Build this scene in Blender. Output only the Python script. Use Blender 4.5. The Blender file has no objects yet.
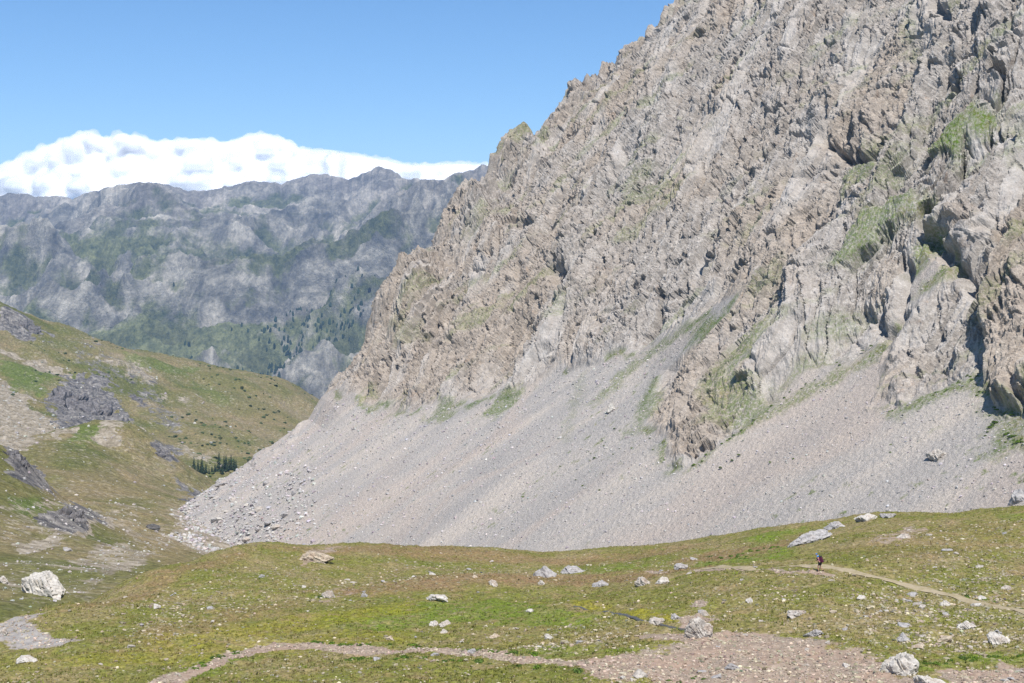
import bpy, bmesh, math, random, time
import numpy as np
from mathutils import Vector, Matrix
T0 = time.time()
random.seed(7)
RNG = np.random.default_rng(7)
SC = bpy.context.scene
COL = SC.collection

# ------------------------------------------------------------------ camera model (camera at the origin, +Y away)
F, UH, VH = 1422.0, 512.0, 270.0            # focal length in pixels, centre column, horizon row of the level camera


def uw(px, py):
    return (px - UH) / F, (VH - py) / F


def at(px, py, y):
    u, w = uw(px, py)
    return np.array([u * y, y, w * y])


# ------------------------------------------------------------------ noise
_g = RNG.normal(size=(256, 2)); _G2 = (_g / np.linalg.norm(_g, axis=1)[:, None]).astype(np.float32)
_g = RNG.normal(size=(256, 3)); _G3 = (_g / np.linalg.norm(_g, axis=1)[:, None]).astype(np.float32)


def _h(ix, iy, seed):
    h = (ix.astype(np.uint32) * np.uint32(374761393)) ^ (iy.astype(np.uint32) * np.uint32(668265263)) ^ np.uint32((seed * 974634777 + 12345) & 0xffffffff)
    h = (h ^ (h >> np.uint32(13))) * np.uint32(1274126177)
    h = (h ^ (h >> np.uint32(15))) * np.uint32(2246822519)
    return h ^ (h >> np.uint32(16))


def noise2(x, y, seed=0):
    x = np.asarray(x, np.float64); y = np.asarray(y, np.float64)
    x0 = np.floor(x); y0 = np.floor(y)
    fx = (x - x0).astype(np.float32); fy = (y - y0).astype(np.float32)
    ix = x0.astype(np.int64); iy = y0.astype(np.int64)
    def c(dx, dy):
        g = _G2[_h(ix + dx, iy + dy, seed) & np.uint32(255)]
        return g[..., 0] * (fx - dx) + g[..., 1] * (fy - dy)
    sx = fx * fx * fx * (fx * (fx * 6 - 15) + 10); sy = fy * fy * fy * (fy * (fy * 6 - 15) + 10)
    a = c(0, 0); a = a + (c(1, 0) - a) * sx
    b = c(0, 1); b = b + (c(1, 1) - b) * sx
    return (a + (b - a) * sy) * 1.5


def fbm(x, y, octs=4, seed=0, gain=0.5, lac=2.03):
    v = 0; a = 1.0; f = 1.0
    for o in range(octs):
        v = v + a * noise2(x * f + 13.7 * o, y * f - 7.3 * o, seed + o); a *= gain; f *= lac
    return v


def ridged(x, y, octs=4, seed=0, gain=0.5, lac=2.03):
    v = 0; a = 1.0; f = 1.0; tot = 0
    for o in range(octs):
        v = v + a * (1 - 2 * np.abs(noise2(x * f + 3.7 * o, y * f + 9.1 * o, seed + o))); tot += a; a *= gain; f *= lac
    return v / tot


def worley(x, y, seed=0, jit=0.9):
    """per-cell random value, per-cell planar tilt, F1 and F2-F1"""
    x = np.asarray(x, np.float64); y = np.asarray(y, np.float64)
    ix = np.floor(x).astype(np.int64); iy = np.floor(y).astype(np.int64)
    f1 = np.full(x.shape, 9.0, np.float32); f2 = f1.copy()
    cid = np.zeros(x.shape, np.uint32); bx = np.zeros(x.shape, np.float32); by = bx.copy()
    for dx in (-1, 0, 1):
        for dy in (-1, 0, 1):
            h = _h(ix + dx, iy + dy, seed)
            cx = ix + dx + 0.5 + jit * ((h & np.uint32(1023)).astype(np.float32) / 1023 - 0.5)
            cy = iy + dy + 0.5 + jit * (((h >> np.uint32(10)) & np.uint32(1023)).astype(np.float32) / 1023 - 0.5)
            ex = (x - cx).astype(np.float32); ey = (y - cy).astype(np.float32)
            d = ex * ex + ey * ey
            m = d < f1
            f2 = np.where(m, f1, np.minimum(f2, d)); f1 = np.where(m, d, f1)
            cid = np.where(m, h, cid); bx = np.where(m, ex, bx); by = np.where(m, ey, by)
    r = ((cid >> np.uint32(20)) & np.uint32(1023)).astype(np.float32) / 1023 - 0.5
    tx = ((cid >> np.uint32(4)) & np.uint32(255)).astype(np.float32) / 255 - 0.5
    ty = ((cid >> np.uint32(12)) & np.uint32(255)).astype(np.float32) / 255 - 0.5
    return r, tx * bx + ty * by, np.sqrt(f1), np.sqrt(f2) - np.sqrt(f1)


def sstep(a, b, x):
    t = np.clip((x - a) / (b - a), 0, 1)
    return t * t * (3 - 2 * t)


def tps(pts, smooth=0.0):
    P = np.array([p[:2] for p in pts], float); z = np.array([p[2] for p in pts], float)
    sc = np.abs(P).max(); P = P / sc; n = len(P)
    def k(r2): return 0.5 * r2 * np.log(r2 + 1e-12)
    A = np.zeros((n + 3, n + 3)); d = P[:, None] - P[None]
    A[:n, :n] = k((d ** 2).sum(-1)) + smooth * np.eye(n)
    A[:n, n] = 1; A[:n, n + 1:] = P; A[n:, :n] = A[:n, n:].T
    c = np.linalg.solve(A, np.concatenate([z, np.zeros(3)]))
    def f(x, y):
        x = np.asarray(x, float) / sc; y = np.asarray(y, float) / sc
        out = c[n] + c[n + 1] * x + c[n + 2] * y
        for i in range(n):
            out = out + c[i] * k((x - P[i, 0]) ** 2 + (y - P[i, 1]) ** 2)
        return out
    return f


def poly_sd(poly, x, y):
    """signed distance (positive inside) to a closed polygon, in its own plan units; far outside its box returns -1e3"""
    P = np.asarray(poly, float)
    out = np.full(x.shape, -1e3, np.float32)
    ext = 0.35 * max(np.ptp(P[:, 0]), np.ptp(P[:, 1])) + 1
    m = (x > P[:, 0].min() - ext) & (x < P[:, 0].max() + ext) & (y > P[:, 1].min() - ext) & (y < P[:, 1].max() + ext)
    if not m.any(): return out
    X = x[m]; Y = y[m]
    d2 = np.full(X.shape, 1e12); ins = np.zeros(X.shape, bool)
    for i in range(len(P)):
        ax, ay = P[i]; bx, by = P[(i + 1) % len(P)]
        ex, ey = bx - ax, by - ay
        t = np.clip(((X - ax) * ex + (Y - ay) * ey) / (ex * ex + ey * ey + 1e-9), 0, 1)
        d2 = np.minimum(d2, (X - ax - t * ex) ** 2 + (Y - ay - t * ey) ** 2)
        c = ((ay > Y) != (by > Y)) & (X < ex * (Y - ay) / (ey + 1e-12 * (ey == 0)) + ax)
        ins ^= c
    d = np.sqrt(d2)
    out[m] = np.where(ins, d, -d)
    return out


def line_d(line, x, y):
    P = np.asarray(line, float); d2 = np.full(x.shape, 1e12)
    for i in range(len(P) - 1):
        ax, ay = P[i]; ex, ey = P[i + 1] - P[i]
        t = np.clip(((x - ax) * ex + (y - ay) * ey) / (ex * ex + ey * ey + 1e-9), 0, 1)
        d2 = np.minimum(d2, (x - ax - t * ex) ** 2 + (y - ay - t * ey) ** 2)
    return np.sqrt(d2)


def hit(fz, px, py, y0, y1, n=1400):
    """first point at which the line of sight through a photo point meets the surface z = fz(x, y)"""
    u, w = uw(px, py)
    ys = np.exp(np.linspace(math.log(y0), math.log(y1), n))
    d = w * ys - fz(u * ys, ys)
    k = np.where(d < 0)[0]
    i = int(k[0]) if len(k) else int(np.argmin(d))
    i = max(i, 1)
    a, b = d[i - 1], d[i]
    t = 0.5 if a == b else float(np.clip(a / (a - b), 0, 1))
    y = ys[i - 1] + t * (ys[i] - ys[i - 1])
    return np.array([u * y, y, w * y])


# ------------------------------------------------------------------ scene helpers
def tag(o, label=None, cat=None, group=None, kind=None):
    for k, v in (('label', label), ('category', cat), ('group', group), ('kind', kind)):
        if v: o[k] = v
    return o


def mesh_obj(name, verts, faces, mat, parent=None, smooth=False, attr=None):
    """verts (n,3); faces (m,3) or (m,4) int array"""
    me = bpy.data.meshes.new(name)
    verts = np.asarray(verts, np.float32); faces = np.asarray(faces, np.int32)
    n, k = faces.shape
    me.vertices.add(len(verts)); me.vertices.foreach_set('co', verts.ravel())
    me.loops.add(n * k); me.loops.foreach_set('vertex_index', faces.ravel())
    me.polygons.add(n); me.polygons.foreach_set('loop_start', np.arange(n, dtype=np.int32) * k)
    me.polygons.foreach_set('loop_total', np.full(n, k, np.int32))
    if attr is not None:
        for nm, arr in attr.items():
            a = me.attributes.new(nm, 'FLOAT_COLOR', 'POINT')
            c = np.zeros((len(verts), 4), np.float32); arr = np.asarray(arr, np.float32); c[:, :arr.shape[1]] = arr
            a.data.foreach_set('color', c.ravel())
    me.update(calc_edges=True); me.validate()
    me.polygons.foreach_set('use_smooth', np.full(n, bool(smooth)))
    if mat: me.materials.append(mat)
    o = bpy.data.objects.new(name, me); COL.objects.link(o)
    if parent: o.parent = parent
    return o


def grid_faces(nr, nc):
    i = np.arange(nr * nc).reshape(nr, nc)
    return np.stack([i[:-1, :-1], i[:-1, 1:], i[1:, 1:], i[1:, :-1]], -1).reshape(-1, 4)


def empty(name, loc, rz=0):
    o = bpy.data.objects.new(name, None); COL.objects.link(o)
    o.location = loc; o.rotation_euler = (0, 0, rz); o.empty_display_size = 0.2
    return o


# ------------------------------------------------------------------ materials
class NT:
    def __init__(s, name, rough=0.9, spec=0.2):
        s.m = bpy.data.materials.new(name); s.m.use_nodes = True
        s.t = s.m.node_tree; s.n = s.t.nodes; s.l = s.t.links
        s.b = s.n['Principled BSDF']; s.b.inputs['Roughness'].default_value = rough
        s.b.inputs['Specular IOR Level'].default_value = spec
        s.co = s.n.new('ShaderNodeTexCoord').outputs['Object']
    def noise(s, scale, detail=4, rough=0.6, dist=0.0, map=None, off=0):
        n = s.n.new('ShaderNodeTexNoise'); n.inputs['Scale'].default_value = scale; n.inputs['Detail'].default_value = detail
        n.inputs['Roughness'].default_value = rough; n.inputs['Distortion'].default_value = dist
        src = s.co
        if map is not None or off:
            mp = s.n.new('ShaderNodeMapping'); s.l.new(src, mp.inputs[0])
            if map is not None:
                mp.inputs['Rotation'].default_value = map[0]; mp.inputs['Scale'].default_value = map[1]
            mp.inputs['Location'].default_value = (off, off * .7, -off)
            src = mp.outputs[0]
        s.l.new(src, n.inputs['Vector'])
        return n.outputs['Fac']
    def ramp(s, fac, stops):
        r = s.n.new('ShaderNodeValToRGB'); e = r.color_ramp.elements
        while len(e) < len(stops): e.new(0.5)
        for i, (p, c) in enumerate(stops):
            e[i].position = p; e[i].color = (*c, 1) if isinstance(c, (tuple, list)) else (c, c, c, 1)
        s.l.new(fac, r.inputs[0])
        return r.outputs[0]
    def mix(s, fac, a, b, mode='MIX'):
        n = s.n.new('ShaderNodeMix'); n.data_type = 'RGBA'; n.blend_type = mode
        for sock, v in ((n.inputs[0], fac), (n.inputs[6], a), (n.inputs[7], b)):
            if isinstance(v, (int, float)): sock.default_value = v if sock == n.inputs[0] else (v, v, v, 1)
            elif isinstance(v, tuple): sock.default_value = (*v, 1)
            else: s.l.new(v, sock)
        return n.outputs[2]
    def math(s, op, a, b=0.0, clamp=False):
        n = s.n.new('ShaderNodeMath'); n.operation = op; n.use_clamp = clamp
        for sock, v in ((n.inputs[0], a), (n.inputs[1], b)):
            if isinstance(v, (int, float)): sock.default_value = v
            else: s.l.new(v, sock)
        return n.outputs[0]
    def attr(s, name):
        n = s.n.new('ShaderNodeAttribute'); n.attribute_name = name
        x = s.n.new('ShaderNodeSeparateColor'); s.l.new(n.outputs['Color'], x.inputs[0])
        return x.outputs[0], x.outputs[1], x.outputs[2], n.outputs['Alpha'], n.outputs['Color']
    def bump(s, h, strength=0.5, dist=0.1):
        n = s.n.new('ShaderNodeBump'); n.inputs['Strength'].default_value = strength; n.inputs['Distance'].default_value = dist
        s.l.new(h, n.inputs['Height']); s.l.new(n.outputs[0], s.b.inputs['Normal'])
    def base(s, c):
        if isinstance(c, tuple): s.b.inputs['Base Color'].default_value = (*c, 1)
        else: s.l.new(c, s.b.inputs['Base Color'])
        return s.m


def simple(name, col, var=0.25, scale=8.0, rough=0.8):
    k = NT(name, rough)
    n = k.noise(scale, 3)
    return k.base(k.mix(n, tuple(c * (1 - var) for c in col), tuple(min(1, c * (1 + var)) for c in col)))


# ---- mountain: attribute masks  R rock, G grass, B warm tone ; A wear
def mat_mountain():
    k = NT('mountain_rock', 0.95, 0.15)
    R, G, B, A, _ = k.attr('masks')
    # rock
    n1 = k.noise(0.035, 5, 0.6, 0.6); n2 = k.noise(0.35, 6, 0.7, 0.4); n3 = k.noise(1.6, 4, 0.75)
    grey = k.ramp(n2, [(0.25, (0.25, 0.226, 0.205)), (0.5, (0.405, 0.372, 0.338)), (0.75, (0.56, 0.525, 0.485))])
    tan = k.ramp(n2, [(0.25, (0.225, 0.190, 0.155)), (0.5, (0.395, 0.336, 0.278)), (0.78, (0.54, 0.475, 0.40))])
    rock = k.mix(k.ramp(k.math('ADD', k.math('MULTIPLY', n1, 0.9), k.math('MULTIPLY', k.math('SUBTRACT', B, 0.5), 0.9)), [(0.36, 0.0), (0.62, 1.0)]), grey, tan)
    rust = k.ramp(k.noise(0.22, 4, 0.7, 0.5, off=31), [(0.60, 0.0), (0.74, 0.55)])
    rock = k.mix(rust, rock, (0.36, 0.235, 0.15))
    rock = k.mix(0.5, rock, k.ramp(k.noise(3.4, 5, 0.85, 0.3, off=61), [(0.36, 0.08), (0.5, 0.5), (0.66, 0.86)]), 'OVERLAY')
    rock = k.mix(k.ramp(n3, [(0.33, 0.8), (0.6, 0.0)]), rock, (0.20, 0.177, 0.158))
    rock = k.mix(k.math('MULTIPLY', A, 0.45), rock, k.ramp(n2, [(0.3, (0.36, 0.335, 0.31)), (0.7, (0.55, 0.52, 0.485))]))
    # scree: streaks down the slope plus stony grain
    st = k.noise(0.075, 5, 0.62, 0.5, map=((0, 0, math.radians(-17)), (0.22, 0.85, 0.22)), off=5)
    g1 = k.noise(3.4, 5, 0.85); g2 = k.noise(9.0, 2, 0.8)
    st2 = k.noise(0.55, 3, 0.6, 0.1, map=((0, 0, math.radians(-17)), (0.10, 1.0, 0.10)), off=15)
    sc = k.ramp(st, [(0.34, (0.340, 0.318, 0.296)), (0.49, (0.400, 0.368, 0.334)), (0.64, (0.470, 0.418, 0.362))])
    sc = k.mix(k.math('MULTIPLY', k.ramp(B, [(0.4, 0.0), (0.9, 1.0)]), 0.6), sc, (0.46, 0.385, 0.325))
    sc = k.mix(0.6, sc, k.ramp(g1, [(0.3, 0.15), (0.5, 0.5), (0.7, 0.88)]), 'OVERLAY')
    sc = k.mix(0.30, sc, k.ramp(g2, [(0.32, 0.2), (0.5, 0.5), (0.68, 0.8)]), 'OVERLAY')
    col = k.mix(R, sc, rock)
    gn = k.noise(0.8, 4, 0.7, off=9); gw = k.noise(0.12, 3, 0.6, off=4)
    gr = k.ramp(gw, [(0.35, (0.075, 0.115, 0.014)), (0.5, (0.125, 0.150, 0.026)), (0.66, (0.19, 0.170, 0.055))])
    gr = k.mix(k.ramp(gn, [(0.4, 0.0), (0.62, 0.8)]), gr, (0.085, 0.165, 0.010))
    gm = k.math('MULTIPLY', G, k.ramp(k.noise(1.3, 6, 0.85, off=77), [(0.42, 0.0), (0.54, 1.0)]))
    gm = k.math('MAXIMUM', gm, k.ramp(G, [(0.7, 0.0), (1.0, 0.5)]))
    col = k.mix(gm, col, gr)
    k.bump(k.mix(R, g1, n3), 0.8, 0.35)
    return k.base(col)


# ---- meadow: masks1 R gravel, G lush green, B yellow-green, A brown ; masks2 R grey pan, G stony speckle
def mat_meadow():
    k = NT('meadow_turf', 0.95, 0.1)
    R, G, B, A, _ = k.attr('masks'); P, S, D, _, _ = k.attr('masks_more')
    n1 = k.noise(0.10, 5, 0.62, 0.5); n2 = k.noise(0.9, 5, 0.75); n3 = k.noise(3.2, 3, 0.8)
    g = k.ramp(n1, [(0.32, (0.110, 0.130, 0.020)), (0.47, (0.165, 0.165, 0.038)), (0.55, (0.225, 0.185, 0.080)), (0.68, (0.275, 0.215, 0.118))])
    g = k.mix(k.ramp(n2, [(0.40, 0.0), (0.62, 0.65)]), g, (0.145, 0.140, 0.036))
    g = k.mix(k.math('MULTIPLY', k.ramp(k.noise(0.6, 4, 0.7, off=8), [(0.35, 0.3), (0.6, 1.0)]), A), g, (0.215, 0.140, 0.072))
    g = k.mix(k.math('MULTIPLY', k.ramp(k.noise(0.7, 4, 0.7, off=18), [(0.3, 0.35), (0.6, 1.0)]), G), g, (0.125, 0.172, 0.020))
    g = k.mix(k.math('MULTIPLY', k.ramp(k.noise(0.5, 4, 0.7, off=28), [(0.3, 0.4), (0.6, 1.0)]), B), g, (0.225, 0.205, 0.024))
    g = k.mix(k.ramp(k.noise(0.42, 6, 0.75, 0.3, off=71), [(0.50, 0.0), (0.64, 0.7)]), g, (0.245, 0.175, 0.09))
    g = k.mix(k.ramp(k.noise(0.5, 6, 0.75, 0.3, off=91), [(0.54, 0.0), (0.66, 0.7)]), g, (0.115, 0.135, 0.028))
    g = k.mix(0.8, g, k.ramp(n3, [(0.32, 0.12), (0.5, 0.5), (0.70, 0.86)]), 'OVERLAY')
    # pale grit showing through the turf
    sp = k.ramp(k.noise(1.7, 5, 0.85, off=3), [(0.55, 0.0), (0.64, 1.0)])
    g = k.mix(k.math('MULTIPLY', sp, k.math('ADD', 0.45, k.math('MULTIPLY', S, 0.55))), g, (0.38, 0.335, 0.265))
    gv = k.ramp(k.noise(2.2, 5, 0.85, off=12), [(0.28, (0.13, 0.10, 0.08)), (0.45, (0.245, 0.193, 0.148)), (0.58, (0.335, 0.275, 0.218)), (0.75, (0.48, 0.41, 0.345))])
    gv = k.mix(k.ramp(k.noise(0.25, 3, 0.6, off=41), [(0.4, 0.0), (0.65, 0.6)]), gv, (0.34, 0.235, 0.175))
    pan = k.ramp(n2, [(0.3, (0.20, 0.19, 0.185)), (0.7, (0.40, 0.37, 0.335))])
    gv = k.mix(P, gv, pan)
    gm = k.ramp(k.math('ADD', R, k.math('MULTIPLY', k.math('SUBTRACT', k.noise(0.42, 6, 0.75, off=55), 0.5), 2.2)), [(0.40, 0.0), (0.6, 1.0)])
    col = k.mix(gm, g, gv)
    k.bump(k.mix(0.5, n2, n3), 0.6, 0.12)
    return k.base(col)


# ---- valley hill: R rock outcrop, G lush, B pale earth/scree, A brown
def mat_valley():
    k = NT('valley_hill', 0.95, 0.1)
    R, G, B, A, _ = k.attr('masks')
    n1 = k.noise(0.012, 6, 0.6, 0.6); n2 = k.noise(0.09, 6, 0.7); n3 = k.noise(0.5, 4, 0.8)
    g = k.ramp(n1, [(0.36, (0.095, 0.105, 0.03)), (0.46, (0.150, 0.135, 0.052)), (0.55, (0.205, 0.163, 0.085)), (0.66, (0.255, 0.205, 0.13))])
    g = k.mix(k.ramp(n2, [(0.42, 0.0), (0.60, 0.55)]), g, (0.115, 0.118, 0.042))
    g = k.mix(k.math('MULTIPLY', A, 0.6), g, (0.225, 0.170, 0.092))
    g = k.mix(k.math('MULTIPLY', G, 0.8), g, (0.088, 0.125, 0.025))
    sp = k.ramp(k.noise(0.30, 6, 0.8, off=3), [(0.52, 0.0), (0.64, 0.8)])
    sp = k.math('MULTIPLY', sp, k.ramp(k.noise(0.02, 4, 0.7, off=44), [(0.42, 0.1), (0.6, 1.0)]))
    g = k.mix(sp, g, (0.36, 0.315, 0.255))
    g = k.mix(0.7, g, k.ramp(n3, [(0.32, 0.15), (0.5, 0.5), (0.70, 0.85)]), 'OVERLAY')
    g = k.mix(0.5, g, k.ramp(k.noise(1.8, 4, 0.8, off=6), [(0.34, 0.2), (0.5, 0.5), (0.66, 0.8)]), 'OVERLAY')
    pale = k.ramp(k.noise(0.25, 6, 0.75, off=17), [(0.36, (0.145, 0.122, 0.08)), (0.5, (0.27, 0.23, 0.172)), (0.64, (0.41, 0.36, 0.29))])
    pm = k.ramp(k.math('ADD', B, k.math('MULTIPLY', k.math('SUBTRACT', k.noise(0.10, 6, 0.8, off=5), 0.5), 2.0)), [(0.42, 0.0), (0.58, 1.0)])
    col = k.mix(pm, g, pale)
    rk = k.ramp(k.noise(0.18, 6, 0.75, 0.4, off=23), [(0.36, (0.045, 0.045, 0.05)), (0.5, (0.15, 0.14, 0.132)), (0.66, (0.31, 0.285, 0.255))])
    rm = k.ramp(k.math('ADD', R, k.math('MULTIPLY', k.math('SUBTRACT', k.noise(0.10, 6, 0.8, off=65), 0.5), 1.5)), [(0.42, 0.0), (0.56, 1.0)])
    col = k.mix(rm, col, rk)
    k.bump(n3, 0.5, 0.6)
    return k.base(col)


# ---- far range: R green cover, G wood, B scree/purple, A ridge-to-gully tone with painted relief shading
def mat_far():
    k = NT('far_range', 0.95, 0.1)
    R, G, B, A, _ = k.attr('masks')
    st = ((0, 0, math.radians(-8)), (1.0, 0.24, 0.8))
    n2 = k.noise(0.008, 9, 0.74, 0.7, map=st); n3 = k.noise(0.045, 6, 0.8, map=st)
    rk = k.ramp(n2, [(0.38, (0.088, 0.086, 0.078)), (0.49, (0.205, 0.192, 0.164)), (0.62, (0.42, 0.385, 0.32))])
    rk = k.mix(k.math('MULTIPLY', B, 0.4), rk, (0.215, 0.185, 0.165))
    gr = k.ramp(n3, [(0.35, (0.07, 0.09, 0.036)), (0.6, (0.16, 0.168, 0.075))])
    rm = k.ramp(k.math('ADD', R, k.math('MULTIPLY', k.math('SUBTRACT', k.noise(0.010, 8, 0.78, 0.5, map=st, off=9), 0.5), 1.7)), [(0.36, 0.0), (0.66, 0.9)])
    col = k.mix(rm, rk, gr)
    col = k.mix(0.5, col, k.ramp(n3, [(0.34, 0.2), (0.5, 0.5), (0.66, 0.8)]), 'OVERLAY')
    col = k.mix(0.25, col, k.ramp(k.noise(0.11, 4, 0.8, map=st, off=3), [(0.34, 0.15), (0.5, 0.5), (0.66, 0.85)]), 'OVERLAY')
    fm = k.ramp(k.math('ADD', G, k.math('MULTIPLY', k.math('SUBTRACT', k.noise(0.02, 6, 0.8, off=29), 0.5), 1.3)), [(0.5, 0.0), (0.6, 1.0)])
    col = k.mix(fm, col, (0.028, 0.042, 0.022))
    col = k.mix(0.35, col, k.ramp(A, [(0.2, 0.22), (0.5, 0.5), (0.8, 0.78)]), 'OVERLAY')  # relief shading painted into the colour: ridges lighter, gullies darker
    k.bump(n3, 1.0, 16.0)
    return k.base(col)


def mat_stone(name, lo, hi, rust=0.0, scale=1.5):
    k = NT(name, 0.9, 0.2)
    n = k.noise(scale, 6, 0.7, 0.3); n2 = k.noise(scale * 5, 4, 0.75)
    c = k.ramp(n, [(0.3, lo), (0.62, hi)])
    c = k.mix(0.5, c, k.ramp(n2, [(0.3, 0.25), (0.5, 0.5), (0.7, 0.78)]), 'OVERLAY')
    c = k.mix(k.ramp(k.noise(scale * 1.3, 5, 0.75, off=19), [(0.52, 0.0), (0.66, 0.55)]), c, tuple(x * .62 for x in lo))
    if rust: c = k.mix(k.ramp(k.noise(scale * .6, 4, 0.7, off=9), [(0.55, 0.0), (0.7, rust)]), c, (0.30, 0.19, 0.12))
    k.bump(n2, 0.5, 0.08)
    return k.base(c)


def mat_attr(name, var=0.2, scale=3.0, rough=0.9):
    k = NT(name, rough, 0.15)
    *_, c = k.attr('tint')
    return k.base(k.mix(var, c, k.ramp(k.noise(scale, 3, 0.7), [(0.3, 0.25), (0.7, 0.8)]), 'OVERLAY'))


M = dict(mountain=mat_mountain(), meadow=mat_meadow(), valley=mat_valley(), far=mat_far(),
         white=mat_stone('white_limestone', (0.36, 0.335, 0.295), (0.58, 0.545, 0.49), 0.3),
         pale=mat_stone('pale_limestone', (0.30, 0.27, 0.235), (0.52, 0.475, 0.42), 0.4),
         grey=mat_stone('grey_limestone', (0.23, 0.22, 0.215), (0.44, 0.42, 0.405), 0.15),
         tan=mat_stone('tan_limestone', (0.33, 0.27, 0.20), (0.52, 0.44, 0.335), 0.5),
         dark=mat_stone('dark_stone', (0.055, 0.055, 0.058), (0.14, 0.135, 0.13), 0.1),
         stones=mat_attr('loose_stone', 0.35, 2.5), tuft=mat_attr('grass_blades', 0.15, 0.8), leaf=mat_attr('shrub_leaves', 0.2, 3.0))

# ------------------------------------------------------------------ MOUNTAIN base shape: coordinates s (along the contour) and t (up the fall line)
GX, GY = 0.956, 0.294
PC = -128.6                                             # scree plane  z = 0.65 x + 0.20 y + PC
def st_of(x, y): return -GY * x + GX * y, GX * x + GY * y
def xy_of(s, t): return GX * t - GY * s, GY * t + GX * s
def scree_plane(px, py):
    u, w = uw(px, py); y = -PC / (0.2 + 0.65 * u - w)
    return st_of(u * y, y)
S_END = 603.0
# skyline of the cliff, as photo points, put at the rib that ends the mountain
SIL = [(100, 565), (165, 520), (240, 470), (310, 420), (322, 398), (345, 370), (362, 352), (375, 325), (378, 300), (388, 282), (405, 257), (418, 252), (438, 243), (448, 222),
       (462, 197), (478, 190), (494, 186), (505, 152), (513, 138), (535, 132), (545, 122), (558, 112), (577, 90), (590, 84), (612, 78), (625, 62), (642, 52), (655, 34), (672, 20), (686, 0), (720, -45), (800, -150), (960, -380)]
_tt, _zz = [], []
for px, py in SIL:
    u, w = uw(px, py)
    t = S_END * (GY + GX * u) / (GX - GY * u)
    _tt.append(t); _zz.append(w * (GY * t + GX * S_END))
SIL_T, SIL_Z = np.array(_tt), np.array(_zz)
SIL_T = np.maximum.accumulate(SIL_T + np.arange(len(SIL_T)) * 1e-4)
# smooth foot of the rock along s (larger outcrops and gullies come as extra relief)
FOOT = sorted((scree_plane(*p) for p in [(318, 408), (430, 412), (500, 398), (560, 372), (640, 352), (672, 440), (740, 420), (830, 368), (900, 372), (960, 372), (1010, 400), (1060, 410)]), key=lambda q: q[0])
FS = np.array([q[0] for q in FOOT]); FT = np.array([q[1] for q in FOOT])


def mtn_base(s, t):
    s = np.asarray(s, float); t = np.asarray(t, float)
    plane = 0.68 * t + PC
    tb = np.interp(s, FS, FT)
    tau = t - tb
    soft = 0.5 * (tau + np.sqrt(tau * tau + 36))         # rounded corner between scree and rock
    soft = soft - 0.5 * (np.sqrt(36 + 0 * tau)) * np.exp(-np.maximum(-tau, 0) / 30) * 0.6
    rock = plane + 0.56 * np.maximum(soft, 0)
    sil = np.interp(t, SIL_T, SIL_Z)
    k = sstep(S_END - 75, S_END - 6, s)
    z = rock * (1 - k) + sil * k
    e = np.maximum(s - S_END, 0)
    z = z + k * sstep(95, 140, t) * (8.5 * (ridged(t / 23, s / 140, 3, 610, 0.55) - .4) + 3.2 * fbm(t / 4.5, s / 40, 2, 615))
    return z - np.where(e < 12, e * e * 0.08, 0.08 * 144 + (e - 12) * 1.9)


def mtn_xy(x, y):
    s, t = st_of(x, y)
    return mtn_base(s, t)


def mpoly(pts):
    """photo outline -> outline on the mountain in (s, t)"""
    out = []
    for px, py in pts:
        p = hit(mtn_xy, px, py, 150, 900)
        out.append(st_of(p[0], p[1]))
    return np.array(out)


ns, nt = 1500, 1250
# spacing follows distance along s
sv = np.exp(np.linspace(math.log(150), math.log(662), ns))
tv = np.concatenate([np.linspace(-20, 60, 120, endpoint=False), np.linspace(60, 330, nt - 220, endpoint=False), np.linspace(330, 560, 100)])
Sg, Tg = np.meshgrid(sv, tv)                             # rows = t
Zb = mtn_base(Sg, Tg)
Xb, Yb = xy_of(Sg, Tg)
a_ = Sg; b_ = Tg * 1.45
print('mtn base', round(time.time() - T0, 1))

# rock mask: everything above the foot, minus scree tongues and turf benches
tbn = np.interp(Sg, FS, FT)
wob = 5.0 * fbm(a_ / 22, b_ / 22, 4, 3)
rock_sd = (Tg - tbn) + wob
# outlines on the photographed face
ROCK_OUT = [[(640, 425), (655, 380), (690, 345), (760, 330), (800, 385), (780, 402), (740, 432), (700, 458), (672, 470), (664, 450)],
            [(882, 402), (888, 340), (900, 300), (960, 270), (990, 300), (990, 368), (950, 390), (905, 413)],
            [(992, 410), (990, 330), (1000, 240), (1045, 200), (1080, 300), (1080, 412)],
            [(700, 340), (880, 330), (885, 250), (1000, 180), (1040, 60), (760, 60), (620, 250), (640, 330)]]
SCREE_OUT = [[(500, 470), (560, 415), (640, 350), (735, 300), (728, 312), (660, 368), (648, 405), (600, 470), (560, 500)],
             [(895, 318), (888, 336), (800, 390), (690, 468), (640, 520), (880, 520), (880, 410), (886, 365)],
             [(880, 415), (990, 372), (992, 412), (1060, 420), (1060, 520), (840, 520)],
             [(912, 288), (932, 256), (948, 250), (952, 264), (932, 282), (918, 293)],
             [(420, 425), (470, 410), (500, 398), (480, 430)]]
for p in ROCK_OUT:
    rock_sd = np.maximum(rock_sd, poly_sd(mpoly(p), Sg, Tg) + 0.35 * wob)
for p in SCREE_OUT:
    d = poly_sd(mpoly(p), Sg, Tg)
    rock_sd = np.where(d > -60, np.minimum(rock_sd, -d + 0.35 * wob), rock_sd)
rock = sstep(-1.2, 2.5, rock_sd).astype(np.float32)
rock_w = sstep(-1.0, 9.0, rock_sd).astype(np.float32)     # where the big relief grows in
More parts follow.
